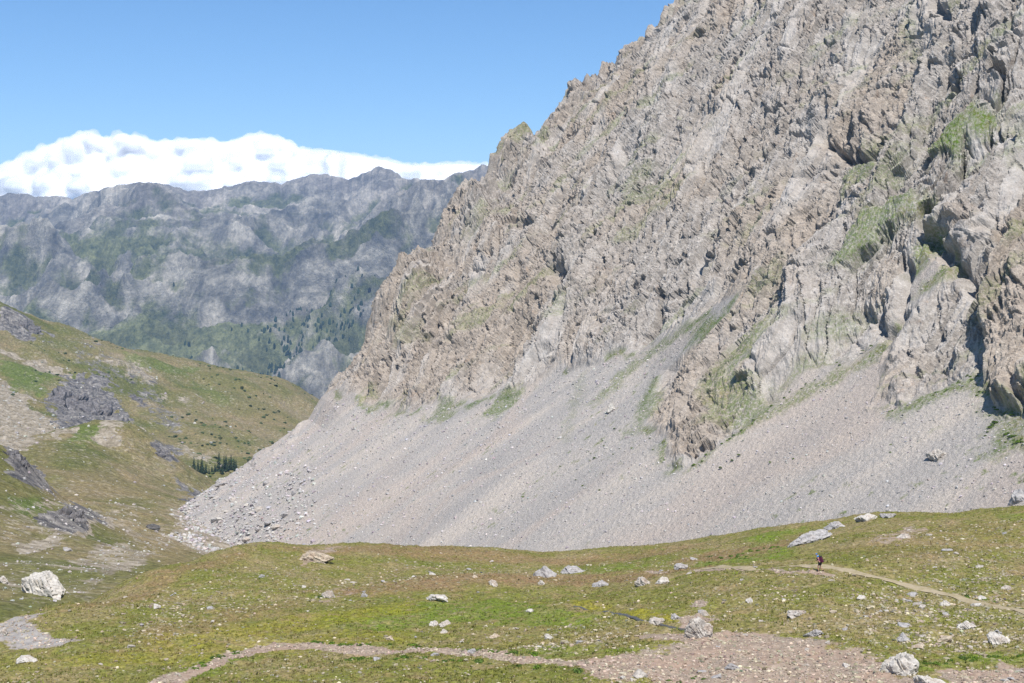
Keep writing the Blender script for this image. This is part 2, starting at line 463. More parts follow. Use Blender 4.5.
GRASS = [([(924, 152), (942, 126), (982, 104), (1005, 104), (998, 128), (952, 150), (933, 156)], 1.0), ([(830, 262), (850, 215), (885, 190), (925, 195), (935, 205), (900, 222), (868, 240), (840, 262)], 0.8),
         ([(836, 180), (850, 165), (868, 155), (875, 160), (858, 178), (840, 190)], .8), ([(905, 270), (930, 235), (948, 225), (945, 240), (918, 272)], .9),
         ([(690, 330), (722, 312), (730, 318), (700, 342), (688, 345)], .95), ([(715, 430), (700, 390), (730, 350), (755, 320), (772, 310), (776, 330), (745, 375), (785, 402), (755, 425)], .68),
         ([(690, 470), (740, 428), (786, 398), (888, 332), (893, 338), (790, 408), (735, 440)], .7), ([(880, 420), (905, 408), (990, 365), (990, 374), (905, 420)], .85),
         ([(975, 385), (992, 382), (995, 412), (1030, 408), (1030, 452), (985, 460), (990, 430)], .85), ([(480, 415), (500, 392), (520, 385), (512, 402), (490, 418)], .9), ([(428, 420), (440, 398), (450, 398), (458, 412), (440, 425)], .8),
         ([(640, 200), (680, 165), (690, 160), (660, 195), (640, 212)], .55), ([(735, 240), (770, 205), (775, 212), (748, 245)], .4), ([(620, 190), (650, 160), (655, 165), (630, 200)], .5),
         ([(560, 440), (575, 375), (585, 372), (570, 440)], .35), ([(630, 430), (640, 400), (660, 385), (662, 395), (640, 432)], .7), ([(390, 330), (410, 318), (430, 335), (405, 350)], .4), ([(640, 350), (690, 320), (694, 326), (645, 358)], .7), ([(590, 400), (625, 365), (640, 352), (640, 360), (600, 402)], .7), ([(745, 290), (775, 262), (778, 272), (750, 298)], .5), ([(360, 400), (372, 385), (380, 388), (368, 404)], .6),
         ([(1000, 160), (1024, 120), (1024, 135), (1008, 165)], .5), ([(905, 55), (918, 10), (926, 8), (918, 55)], .5), ([(940, 160), (985, 120), (990, 130), (950, 165)], .5), ([(510, 135), (540, 130), (550, 138), (520, 145)], .6)]
grass = np.zeros_like(rock)
gw = 2.2 * fbm(a_ / 6, b_ / 6, 4, 40)
for p, v in GRASS:
    d = poly_sd(mpoly(p), Sg, Tg)
    grass = np.maximum(grass, v * sstep(-1.6, 2.0, d + gw))
# thin turf lines where rock gives way to scree, and scattered plants on the scree
edge = np.exp(-((rock_sd + 0.5) / 1.6) ** 2) * sstep(0.05, 0.35, fbm(a_ / 14, b_ / 14, 3, 90) + 0.05)
grass = np.maximum(grass, 0.95 * edge)
grass = np.maximum(grass, (1 - rock) * sstep(0.52, 0.75, fbm(a_ / 3.0, b_ / 4.5, 3, 95)) * sstep(-0.05, 0.35, fbm(a_ / 40, b_ / 60, 2, 97)) * .8)
grass = np.maximum(grass, rock * sstep(0.30, 0.75, fbm((a_ + .45 * b_) / 10, (b_ - .45 * a_) / 40, 4, 99)) * .5)
print('mtn masks', round(time.time() - T0, 1))

# relief of the rock, along the surface normal
wx = 4.0 * fbm(a_ / 18, b_ / 18, 3, 11); wy = 4.0 * fbm(a_ / 18 + 50, b_ / 18, 3, 14)
th = math.radians(67)
def rot(x, y, ang): return x * math.cos(ang) + y * math.sin(ang), -x * math.sin(ang) + y * math.cos(ang)
al, ac = rot(a_ + wx, b_ + wy, th)                       # along / across the tilted beds
blocky = sstep(-0.25, 0.35, fbm(a_ / 70, b_ / 70, 2, 21) + (Sg - 400) / 400)
bl, bc = rot(a_ + 1.5 * wx, b_ + 1.5 * wy, math.radians(80))   # big ribs run nearly down the fall line
slab = sstep(-0.02, 0.42, fbm(al / 60, ac / 17, 3, 25) + 0.10 - 0.25 * blocky)   # smooth slabs between broken ribs
slab = slab * (1 - .8 * sstep(-4, 6, poly_sd(mpoly([(700, 345), (890, 335), (890, 225), (780, 225)]), Sg, Tg)))
brk = 1 - 0.66 * slab
disp = 2.6 * fbm(a_ / 48, b_ / 60, 2, 30) + 5.0 * (ridged(bl / 150, bc / 36, 2, 33, 0.45) - 0.4)
disp = disp + 3.0 * (ridged(al / 90, ac / 17, 2, 35, 0.5) - 0.4) + 1.9 * (ridged(al / 48, ac / 7.5, 2, 36, 0.55) - 0.35) * (0.35 + 0.65 * brk)
# saw-tooth beds: gentle slab, sharp lower edge
ph = ac / 5.2 + 1.1 * fbm(al / 55, ac / 14, 3, 37); saw = ph - np.floor(ph)
disp = disp + 1.5 * (saw - 0.5) * sstep(-0.25, 0.3, fbm(al / 70, ac / 25, 2, 38))
ph = ac / 1.9 + 1.3 * fbm(al / 22, ac / 6, 3, 39); saw = ph - np.floor(ph)
disp = disp + 0.55 * (saw - 0.5) * (0.3 + 0.7 * brk)
r1, t1, f1, e1 = worley(al / 17, ac / 6.0, 51)
r2, t2, f2, e2 = worley(al / 7.0 + 0.3 * r1, ac / 2.5, 52)
r3, t3, f3, e3 = worley(al / 2.8, ac / 1.1, 53)
disp = disp + (1.5 * r1 + 2.0 * t1) * (0.25 + 0.75 * blocky) + ((0.95 * r2 + 1.4 * t2) * (0.45 + 0.55 * blocky) + 0.45 * r3 + 0.6 * t3) * brk
disp = disp - (0.7 * np.exp(-(e2 / 0.07) ** 2) + 0.3 * np.exp(-(e3 / 0.08) ** 2)) * brk - 1.3 * np.exp(-(e1 / 0.06) ** 2)
disp = disp + 0.36 * fbm(a_ / 1.3, b_ / 1.3, 3, 57) * (0.3 + 0.7 * brk)
pit = sstep(0.44, 0.60, fbm(al / 9, ac / 4.0, 3, 60)) * sstep(-0.1, 0.3, fbm(a_ / 45, b_ / 45, 2, 61)) * brk
disp = disp - 4.4 * pit
calm = 1 - 0.8 * sstep(0.3, 0.8, grass)
mtn_d = disp * rock_w * calm
# named bulges: (outline, height) - towers and buttresses that stand out of the face
BULGE = [([(992, 412), (988, 300), (996, 215), (1010, 205), (1075, 180), (1075, 415)], 8.5), ([(884, 330), (868, 300), (866, 250), (885, 235), (905, 260), (900, 318)], 5.0), ([(830, 140), (828, 100), (850, 85), (878, 92), (880, 132), (858, 150)], 4.5),
         ([(926, 205), (932, 180), (960, 165), (985, 200), (1000, 240), (990, 272), (960, 262), (940, 240)], 5.0), ([(668, 472), (664, 430), (700, 405), (728, 415), (725, 440), (695, 462)], 3.0), ([(880, 405), (890, 350), (915, 330), (930, 360), (905, 412)], 3.5),
         ([(560, 300), (575, 255), (600, 265), (595, 305)], 2.5), ([(372, 325), (380, 270), (415, 255), (425, 300), (400, 335)], 3.0), ([(1000, 130), (1010, 95), (1060, 90), (1060, 160)], 4.0), ([(690, 110), (700, 80), (725, 85), (722, 120)], 2.5), ([(925, 30), (930, 5), (960, 5), (955, 40)], 3.0)]
for p, hgt in BULGE:
    d = poly_sd(mpoly(p), Sg, Tg) + 3.2 * fbm(al / 14, ac / 6, 4, 70, 0.6)
    mtn_d = mtn_d + 0.62 * hgt * sstep(-0.4, 3.0, d) * (0.6 + 0.4 * sstep(0, 9, d))
# gullies beside the towers
for p, hgt in [([(916, 205), (928, 198), (962, 262), (985, 292), (975, 300), (945, 262)], 5.0), ([(872, 318), (884, 330), (896, 322), (902, 262), (910, 268), (902, 330), (888, 342)], 3.5), ([(832, 146), (852, 150), (878, 138), (882, 150), (850, 163), (836, 158)], 8.0), ([(545, 265), (565, 258), (572, 280), (560, 290), (548, 285)], 5.0), ([(512, 222), (522, 215), (535, 222), (525, 232)], 4.5), ([(940, 8), (952, 12), (958, 28), (944, 26)], 5.0)]:
    d = poly_sd(mpoly(p), Sg, Tg)
    mtn_d = mtn_d - hgt * sstep(-1.0, 1.5, d + 1.5 * fbm(al / 8, ac / 4, 3, 74))
# scree: shallow chutes down the slope and stony grain
chute = 1.5 * fbm(a_ / 48, b_ / 150, 2, 80) + 0.16 * fbm(a_ / 9, b_ / 30, 2, 82)
grain = 0.10 * fbm(a_ / 1.1, b_ / 1.1, 3, 84) + 0.10 * (worley(a_ / 0.9, b_ / 1.0, 86)[0])
lump = 1.2 * sstep(0.1, 0.6, fbm(a_ / 30, b_ / 20, 3, 88)) * sstep(560, 600, Sg)
scree_d = chute + grain + lump
mtn_d = mtn_d + scree_d * (1 - rock)
nx = np.gradient(Zb, axis=1) / np.gradient(Sg, axis=1); ny = np.gradient(Zb, axis=0) / np.gradient(Tg, axis=0)   # dz/ds, dz/dt
def blur(a, k):
    for ax in (0, 1):
        c = np.cumsum(np.concatenate([np.repeat(np.take(a, [0], ax), k + 1, ax), a, np.repeat(np.take(a, [-1], ax), k, ax)], ax), ax)
        n = a.shape[ax]
        a = (np.take(c, np.arange(2 * k + 1, 2 * k + 1 + n), ax) - np.take(c, np.arange(0, n), ax)) / (2 * k + 1)
    return a
nx = blur(np.clip(nx, -1.2, 1.2), 12); ny = blur(np.clip(ny, -.2, 1.6), 12)
inv = 1 / np.sqrt(1 + nx * nx + ny * ny)
# normal in (s, t, z) is (-nx, -ny, 1)
S2 = Sg - nx * inv * mtn_d; T2 = Tg - ny * inv * mtn_d * 1.0; Z2 = Zb + inv * mtn_d
X2, Y2 = xy_of(S2, T2)
warm = np.clip(0.5 + 0.30 * fbm(a_ / 60, b_ / 80, 3, 110) + (Sg - 430) / 1700, 0, 1)
warm_sc = np.clip(0.40 + 0.9 * fbm(a_ / 40 + .5 * fbm(a_ / 60, b_ / 60, 2, 115), b_ / 170, 4, 112, .6), 0, 1)
for p, v in [([(640, 520), (700, 470), (830, 395), (850, 410), (760, 490), (700, 525)], .85)]:
    warm_sc = np.maximum(warm_sc, v * sstep(-6, 6, poly_sd(mpoly(p), Sg, Tg) + gw))
for p, v in [([(992, 415), (988, 300), (996, 215), (1075, 180), (1075, 415)], .95), ([(884, 330), (866, 250), (885, 235), (905, 260)], .9), ([(340, 400), (380, 270), (440, 240), (500, 330), (480, 400)], .8), ([(670, 470), (640, 420), (700, 330), (760, 330), (720, 450)], .75), ([(930, 200), (990, 260), (985, 180)], .7)]:
    warm = np.maximum(warm, v * sstep(-5, 5, poly_sd(mpoly(p), Sg, Tg) + gw))
warm = warm * rock + warm_sc * (1 - rock)
mountain = mesh_obj('mountain', np.stack([X2, Y2, Z2], -1).reshape(-1, 3), grid_faces(nt, ns), M['mountain'],
                    attr={'masks': np.stack([rock, grass, warm, slab * rock_w], -1).reshape(-1, 4)})
tag(mountain, kind='structure')
print('mountain', round(time.time() - T0, 1))


def grid_pick(x, y):
    """height of the built mountain surface near a plan point (nearest vertex row/column)"""
    s, t = st_of(x, y)
    j = np.clip(np.searchsorted(sv, s), 0, ns - 1); i = np.clip(np.searchsorted(tv, t), 0, nt - 1)
    return Z2[i, j], rock[i, j]


# ------------------------------------------------------------------ MEADOW
CREST = [(-60, 640, 128), (0, 622, 135), (60, 603, 142), (150, 571, 170), (200, 556, 186), (240, 546, 200), (300, 547, 206), (390, 544, 210), (460, 555, 228), (530, 562, 240), (600, 554, 236), (680, 543, 231), (740, 534, 223),
         (800, 524, 215), (850, 519, 208), (940, 512, 200), (1024, 508, 195), (1100, 504, 190), (1250, 500, 185)]
MEAD = [tuple(at(*c)) for c in CREST]
for px, py, y in CREST:
    for dy, drop in ((18, 2.6), (60, 17.0), (120, 36.0)):
        b = at(px, py, y + dy); MEAD.append((b[0], b[1], b[2] - drop))
MEAD += [tuple(at(*c)) for c in [(300, 600, 150), (500, 600, 152), (819, 571, 138), (500, 640, 118), (500, 578, 168), (700, 600, 127), (900, 650, 103), (512, 683, 97), (750, 683, 95), (512, 655, 109), (1024, 560, 150), (1024, 612, 119), (1024, 645, 105),
                                 (1024, 683, 94), (650, 560, 196), (850, 545, 168), (950, 532, 174), (300, 640, 122), (150, 640, 122), (150, 605, 146), (400, 572, 184), (500, 572, 190), (280, 570, 178), (20, 650, 122), (0, 683, 110), (250, 683, 103), (700, 570, 165), (1200, 560, 150), (1200, 640, 105), (-150, 683, 112), (600, 577, 178)]]
MEAD += [(x, 60, -21.5 - abs(x - 15) * .02) for x in (-60, -20, 20, 60)] + [(x, 25, -11.0) for x in (-50, 0, 50)] + [(0, 0, -1.7), (-30, 0, -3), (30, 0, -1.5)]
_mead = tps(MEAD, 2e-5)
def photo_line_on(fz, pts, y0, y1):
    return np.array([hit(fz, px, py, y0, y1)[:2] for px, py in pts])
TRACK = photo_line_on(_mead, [(1090, 634), (1024, 613), (990, 602), (950, 591), (910, 582), (870, 575), (840, 571), (819, 569), (795, 569), (770, 569), (735, 569), (700, 571)], 60, 260)
STREAM = photo_line_on(_mead, [(575, 607), (598, 609), (620, 613), (640, 619), (660, 625), (685, 628), (700, 629)], 60, 260)


def mead_z(x, y):
    z = _mead(x, y)
    z = z + 0.55 * fbm(x / 16, y / 16, 3, 200) + 0.16 * fbm(x / 3.5, y / 3.5, 3, 204)
    return z


def mead_full(x, y):
    td = line_d(TRACK, x, y)
    fine = 0.10 * fbm(x / 0.9, y / 0.9, 3, 208) + 0.07 * worley(x / 0.55, y / 0.55, 211)[0]
    sd = line_d(STREAM, x, y)
    return mead_z(x, y) + fine * sstep(0.5, 1.2, td) - 0.08 * (1 - sstep(0.4, 1.0, td)) - 0.25 * (1 - sstep(0.2, 0.8, sd))


nr, nc = 1000, 1300
yv = 1 / np.linspace(1 / 14.0, 1 / 330.0, 160)
yv = np.concatenate([1 / np.linspace(1 / 8.0, 1 / 75.0, 60, endpoint=False), 1 / np.linspace(1 / 75.0, 1 / 255.0, nr - 110, endpoint=False), np.linspace(255, 340, 50)])
uv = np.linspace(-0.55, 0.62, nc)
Ug, Ym = np.meshgrid(uv, yv); Xm = Ug * Ym
Zm = mead_full(Xm, Ym)
def apoly(pts): return photo_line_on(mead_z, pts, 60, 260)
MW = 1.6 * fbm(Xm / 5, Ym / 5, 4, 220)
def amask(polys, lo=-1.0, hi=1.2, wv=1.0):
    m = np.zeros_like(Xm)
    for p in polys:
        v = 1.0
        if isinstance(p, tuple): p, v = p
        m = np.maximum(m, v * sstep(lo, hi, poly_sd(apoly(p), Xm, Ym) + wv * MW))
    return m
gravel = amask([([(560, 663), (640, 655), (672, 640), (690, 632), (740, 633), (800, 634), (850, 645), (888, 660), (905, 672), (930, 683), (960, 700), (660, 700), (640, 683), (600, 676)], .85),
                [(940, 672), (1000, 668), (1040, 662), (1040, 700), (930, 700)], [(690, 612), (700, 600), (712, 612), (700, 625), (680, 628)], ([(648, 632), (670, 628), (690, 636), (665, 642)], .9)])
BED = apoly([(150, 690), (190, 672), (235, 655), (280, 646), (320, 646), (370, 652), (420, 650), (470, 653), (520, 659), (570, 662), (620, 664), (680, 668)])
gravel = np.maximum(gravel, 1 - sstep(0.5, 1.9, line_d(BED, Xm, Ym) + 0.6 * MW))
gravel = np.maximum(gravel, (1 - sstep(0.35, 1.0, line_d(apoly([(650, 571), (700, 571), (740, 569), (785, 572), (830, 575)]), Xm, Ym) + 0.35 * MW)) * .75)
gravel = np.maximum(gravel, amask([([(300, 565), (318, 548), (345, 546), (330, 560)], .6), ([(855, 545), (900, 525), (930, 528), (905, 545)], .55), ([(330, 605), (370, 590), (350, 580), (310, 590)], .35)]))
pan = amask([[(-20, 612), (15, 606), (38, 616), (40, 630), (70, 640), (55, 648), (0, 642), (-20, 640)]])
gravel = np.maximum(gravel, pan)
lush = amask([([(300, 622), (340, 612), (440, 600), (500, 598), (560, 606), (620, 622), (560, 628), (440, 622), (380, 632)], 1.0), [(180, 672), (215, 655), (245, 648), (260, 655), (215, 675)], ([(690, 562), (740, 556), (790, 545), (800, 550), (760, 562)], 1.0), [(740, 555), (790, 535), (800, 528), (760, 533)],
              ([(480, 655), (560, 645), (660, 650), (560, 660)], .7), ([(900, 665), (1024, 650), (1024, 664), (930, 672)], .8), ([(590, 568), (650, 560), (690, 566), (620, 575)], .6), ([(1000, 512), (1040, 512), (1040, 522), (1000, 520)], .7)], wv=1.3)
yell = amask([[(540, 604), (620, 606), (690, 620), (660, 622), (590, 612)], [(650, 655), (668, 636), (682, 640), (690, 655)], ([(150, 640), (300, 615), (420, 600), (420, 612), (300, 632), (180, 655)], .7), ([(0, 665), (200, 640), (420, 632), (400, 645), (160, 668)], .5)])
brown = amask([([(290, 592), (400, 580), (520, 574), (640, 568), (800, 538), (800, 546), (660, 577), (520, 586), (380, 596)], 1.0), ([(60, 607), (150, 575), (240, 550), (250, 556), (170, 588), (90, 612)], .9), ([(250, 548), (440, 546), (540, 557), (700, 543), (700, 548), (540, 564), (400, 556)], .85),
               ([(100, 640), (300, 600), (300, 612), (130, 655)], .6), ([(820, 555), (900, 530), (1024, 520), (1024, 545), (920, 560)], .4), ([(430, 640), (640, 632), (640, 645), (470, 650)], .3)], -1.5, 2.5)
stony = amask([([(820, 600), (900, 575), (1024, 560), (1060, 640), (940, 660), (840, 640)], 1.0), ([(860, 560), (930, 530), (1040, 515), (1040, 575), (950, 575)], .6), ([(330, 590), (400, 558), (520, 562), (560, 578), (430, 582)], .7), ([(100, 610), (180, 580), (330, 560), (330, 600), (160, 640)], .55),
               ([(520, 650), (560, 618), (640, 625), (650, 650)], .7), ([(560, 570), (700, 545), (760, 545), (640, 575)], .4), ([(700, 590), (830, 575), (850, 620), (720, 620)], .45)], -3, 3)
dummy = np.zeros_like(gravel)
ground = mesh_obj('meadow_ground', np.stack([Xm, Ym, Zm], -1).reshape(-1, 3), grid_faces(len(yv), nc), M['meadow'], smooth=True,
                  attr={'masks': np.stack([gravel, lush, yell, brown], -1).reshape(-1, 4), 'masks_more': np.stack([pan, stony, dummy, dummy], -1).reshape(-1, 4)})
tag(ground, kind='structure')
print('meadow', round(time.time() - T0, 1))


def ribbon(name, line, width, lift, mat, fz, seg=0.4):
    L = np.asarray(line, float); out = []
    d = np.concatenate([[0], np.cumsum(np.linalg.norm(np.diff(L, axis=0), axis=1))])
    q = np.arange(0, d[-1], seg); X = np.interp(q, d, L[:, 0]); Y = np.interp(q, d, L[:, 1])
    kk = np.ones(9) / 9
    X[4:-4] = np.convolve(X, kk, 'valid'); Y[4:-4] = np.convolve(Y, kk, 'valid')
    tx, ty = np.gradient(X), np.gradient(Y); ln = np.hypot(tx, ty); nx_, ny_ = -ty / ln, tx / ln
    w = width * (1 + 0.3 * fbm(q / 2.5, q * 0, 3, 300)); off = 0.12 * fbm(q / 3, q * 0 + 4, 2, 310)
    K = 7
    for j in range(K):
        f = j / (K - 1) - 0.5
        x = X + nx_ * (w * f + off); y = Y + ny_ * (w * f + off)
        out.append(np.stack([x, y, fz(x, y) + lift - 0.10 * (2 * abs(f)) ** 4], -1))
    V = np.stack(out, 1).reshape(-1, 3)
    return mesh_obj(name, V, grid_faces(len(q), K), mat, smooth=True)


k = NT('trodden_earth', 0.95, 0.1)
trk = k.base(k.mix(k.ramp(k.noise(1.4, 5, 0.75), [(0.42, 0.0), (0.62, 1.0)]), (0.38, 0.315, 0.215), (0.29, 0.24, 0.135)))
tag(ribbon('path', TRACK, 1.35, 0.10, trk, lambda x, y: mead_z(x, y)), kind='structure')
k = NT('stream_water', 0.45, 0.25)
wat = k.base(k.mix(k.noise(3.0, 3), (0.03, 0.032, 0.03), (0.16, 0.15, 0.13)))
tag(ribbon('stream', STREAM, 0.42, -0.10, wat, lambda x, y: mead_z(x, y)), kind='structure')

# ------------------------------------------------------------------ LEFT VALLEY AND HILL
VAL = [(-80, 610, 180), (20, 575, 235), (110, 570, 250), (60, 560, 290), (150, 553, 330), (100, 545, 360), (130, 530, 430), (165, 523, 500), (185, 512, 585), (60, 530, 345), (20, 535, 320), (-40, 530, 300), (75, 515, 430), (40, 492, 400), (20, 458, 430), (-20, 440, 430), (-80, 430, 420),
       (120, 505, 545), (180, 505, 600), (60, 500, 500), (100, 485, 610), (100, 455, 700), (60, 433, 745), (130, 421, 770), (165, 455, 745), (188, 490, 700), (20, 440, 740), (215, 492, 800),
       (195, 478, 985), (245, 467, 1050), (275, 459, 1080), (210, 450, 1110), (250, 430, 1230), (300, 420, 1400), (322, 404, 1560), (345, 420, 1560), (280, 388, 1600), (220, 372, 1600), (190, 420, 1220), (160, 362, 1560), (150, 400, 1300), (100, 345, 1500),
       (100, 378, 1290), (70, 418, 1130), (110, 420, 1150), (30, 400, 1080), (0, 425, 930), (20, 350, 1300), (0, 302, 1450), (40, 318, 1450), (-60, 280, 1420), (-150, 300, 1300), (-150, 400, 900), (-150, 450, 600)]
VP = [tuple(at(*c)) for c in VAL]
for c in [(60, 433, 745), (130, 421, 770), (20, 440, 740), (165, 455, 745)]:
    b = at(c[0], c[1], c[2] + 90); VP.append((b[0], b[1], b[2] - 26))
for c in [(20, 458, 430), (-20, 440, 430)]:
    b = at(c[0], c[1], c[2] + 60); VP.append((b[0], b[1], b[2] - 20))
for c in [(322, 404, 1560), (280, 388, 1600), (220, 372, 1600), (160, 362, 1560), (100, 345, 1500), (40, 318, 1450), (0, 302, 1450), (-60, 280, 1420), (345, 420, 1560)]:
    b = at(c[0], c[1], c[2] + 130); VP.append((b[0], b[1], b[2] - 45)); b = at(c[0], c[1], c[2] + 900); VP.append((b[0], b[1], b[2] - 420))
VP += [(x, y, -0.28 * y - 20) for x, y in ((60, 500), (80, 900), (100, 1400))]
VP += [(-70, 165, -44), (-40, 200, -50), (-90, 150, -42), (-20, 260, -66)]
_val = tps(VP, 1e-6)


def val_z(x, y):
    sc = np.clip(y / 700, 0.4, 1.6)
    return _val(x, y) + sc * (3.0 * fbm(x / 70, y / 70, 3, 400) + 1.2 * (ridged(x / 28, y / 28, 3, 404) - .4) + 0.35 * fbm(x / 5, y / 5, 3, 408))


nr2, nc2 = 900, 760
yv2 = np.exp(np.linspace(math.log(150), math.log(2600), nr2)); uv2 = np.linspace(-0.62, 0.06, nc2)
U3, Y3 = np.meshgrid(uv2, yv2); X3 = U3 * Y3
Z3 = val_z(X3, Y3)
def vpoly(pts, y0=190): return photo_line_on(val_z, pts, y0, 2400)
VW = fbm(X3 / 40, Y3 / 40, 4, 420); VW2 = fbm(X3 / 7, Y3 / 9, 3, 425)
def vmask(polys, soft=0.02):
    m = np.zeros_like(X3)
    for p in polys:
        v = 1.0
        if isinstance(p, tuple): p, v = p
        sdx = poly_sd(vpoly(p), X3, Y3) / Y3 + 0.011 * VW + 0.006 * VW2
        m = np.maximum(m, v * sstep(-soft * .25, soft * .25, sdx))
    return m
vrock = vmask([[(48, 412), (50, 385), (68, 382), (85, 372), (108, 378), (122, 400), (126, 420), (95, 424), (60, 420)], ([(130, 400), (140, 380), (160, 392), (175, 415), (185, 435), (165, 432)], .48), [(0, 330), (0, 305), (25, 318), (45, 340), (20, 338)],
               ([(150, 440), (172, 445), (182, 470), (192, 495), (180, 492), (165, 470)], .65), [(38, 520), (60, 508), (95, 506), (100, 524), (60, 532)], [(0, 480), (0, 450), (18, 452), (40, 475), (45, 492), (20, 485)], ([(60, 360), (80, 340), (120, 355), (165, 385), (150, 392), (100, 372)], .42), ([(180, 500), (195, 490), (205, 505), (190, 515)], .8)])
vpale = vmask([[(-30, 440), (-30, 360), (10, 378), (30, 405), (55, 425), (30, 438)], [(40, 436), (60, 430), (75, 430), (60, 440)], ([(95, 440), (130, 422), (150, 432), (120, 446)], .6), [(10, 545), (60, 530), (110, 518), (110, 526), (60, 545), (20, 555)], ([(0, 350), (40, 358), (75, 370), (60, 378), (20, 362)], .8), ([(100, 360), (130, 362), (160, 378), (150, 385)], .6),
               [(165, 510), (190, 506), (240, 520), (240, 560), (200, 555), (175, 535)], ([(80, 560), (120, 545), (150, 555), (110, 575)], .6), ([(0, 560), (60, 565), (120, 575), (60, 605), (0, 600)], .38), ([(60, 572), (110, 540), (160, 525), (180, 540), (150, 560), (100, 580)], .45), ([(0, 500), (40, 495), (110, 500), (165, 510), (150, 520), (60, 535), (0, 540)], .4), ([(170, 440), (200, 450), (260, 470), (250, 474), (190, 458)], .5), ([(150, 390), (200, 400), (196, 408), (160, 400)], .5)])
vlush = vmask([[(0, 395), (0, 355), (40, 370), (75, 378), (50, 385), (45, 400), (20, 392)], [(60, 440), (80, 425), (110, 424), (100, 435), (75, 445)], ([(120, 350), (200, 368), (180, 378), (130, 365)], .8), ([(190, 380), (240, 400), (220, 410)], .5), [(10, 500), (40, 495), (50, 510), (20, 515)], ([(20, 570), (60, 560), (110, 570), (60, 600), (10, 600)], .2), ([(215, 490), (270, 465), (250, 482), (220, 500)], .6)])
vbrown = vmask([([(40, 490), (60, 470), (140, 470), (170, 495), (100, 500)], .9), ([(180, 400), (260, 395), (310, 410), (260, 440)], .6), ([(0, 445), (40, 440), (60, 470), (45, 480)], .7), ([(110, 560), (140, 530), (190, 540), (180, 560)], .7)], 0.05)
# outcrops stand proud of the hillside
r1, t1, _, e1 = worley(X3 / 9, Y3 / 14, 431); r2, t2, _, _ = worley(X3 / 3.6, Y3 / 5, 432)
hs = np.clip(Y3 / 800, 0.45, 1.5)
Z3 = Z3 + blur(vrock, 5) * hs * 0.4 * (4.0 + 3.2 * r1 + 3.5 * t1 + 1.6 * r2 + 2.2 * t2 + 1.8 * fbm(X3 / 12, Y3 / 12, 3, 436)) + vpale * hs * 0.6 * r2
valley = mesh_obj('valley_hill', np.stack([X3, Y3, Z3], -1).reshape(-1, 3), grid_faces(nr2, nc2), M['valley'],
                  attr={'masks': np.stack([vrock, vlush, vpale, vbrown], -1).reshape(-1, 4)})
tag(valley, kind='structure')


def val_pick(x, y):
    j = np.clip(np.searchsorted(uv2, x / y), 0, nc2 - 1); i = np.clip(np.searchsorted(yv2, y), 0, nr2 - 1)
    return Z3[i, j]


print('valley', round(time.time() - T0, 1))

# ------------------------------------------------------------------ FAR RANGE
SKY = [(-300, 205), (-100, 198), (0, 196), (30, 194), (55, 196), (72, 200), (85, 194), (100, 188), (118, 186), (135, 183), (150, 181), (163, 183), (175, 188), (187, 192), (203, 190), (222, 188), (240, 184), (254, 180), (268, 182), (282, 185), (297, 176), (315, 175), (335, 176), (348, 179), (362, 172), (380, 167), (392, 171),
       (402, 178), (412, 180), (430, 179), (445, 177), (460, 173), (474, 170), (482, 162), (492, 168), (505, 172), (560, 190), (700, 200), (1000, 210), (1300, 215)]
nr3, nc3 = 1000, 1100
yv3 = np.exp(np.linspace(math.log(2600), math.log(10500), nr3)); uv3 = np.linspace(-0.62, 0.35, nc3)
U4, Y4 = np.meshgrid(uv3, yv3); X4 = U4 * Y4
sky_w = np.interp(UH + F * uv3, [p[0] for p in SKY], [(VH - p[1]) / F for p in SKY]) + (2.6 * fbm(uv3 * 50, uv3 * 0 + 3, 5, 503, 0.62)) / F
YC = 7600 + 500 * fbm(uv3 * 6, uv3 * 0, 2, 500) - 1500 * sstep(-0.18, 0.0, uv3)
frac = (Y4 - 3200) / (YC[None] - 3200)
lowz = -560.0
crest = sky_w[None] * YC[None]
prof = np.where(frac < 1, np.where(frac > 0, np.clip(frac, 1e-4, 1) ** 0.92, frac * .5), 1 - (frac - 1) * 1.6)
wx4 = 500 * fbm(X4 / 1500, Y4 / 1500, 2, 510); wy4 = 500 * fbm(X4 / 1500 + 9, Y4 / 1500, 2, 512)
rr, rc = rot(X4 + wx4, Y4 + wy4, math.radians(38))
q0 = ridged(rr / 2300, rc / 1100, 1, 520); q1 = ridged(rr / 820, rc / 480, 2, 524); q2 = ridged(rr / 300, rc / 170, 2, 530); q3 = ridged(X4 / 110 + .3 * fbm(X4 / 300, Y4 / 500, 2, 531), Y4 / 260, 2, 533)
rel = 340 * (q0 - .35) + 190 * (q1 - .4) + 58 * (q2 - .4) + 26 * (q3 - .4) + 18 * fbm(X4 / 50, Y4 / 50, 3, 536)
env = np.clip(1.0 - np.abs(frac - 0.45) / 0.75, 0.18, 1)
Z4 = lowz + (crest - lowz) * prof + rel * env
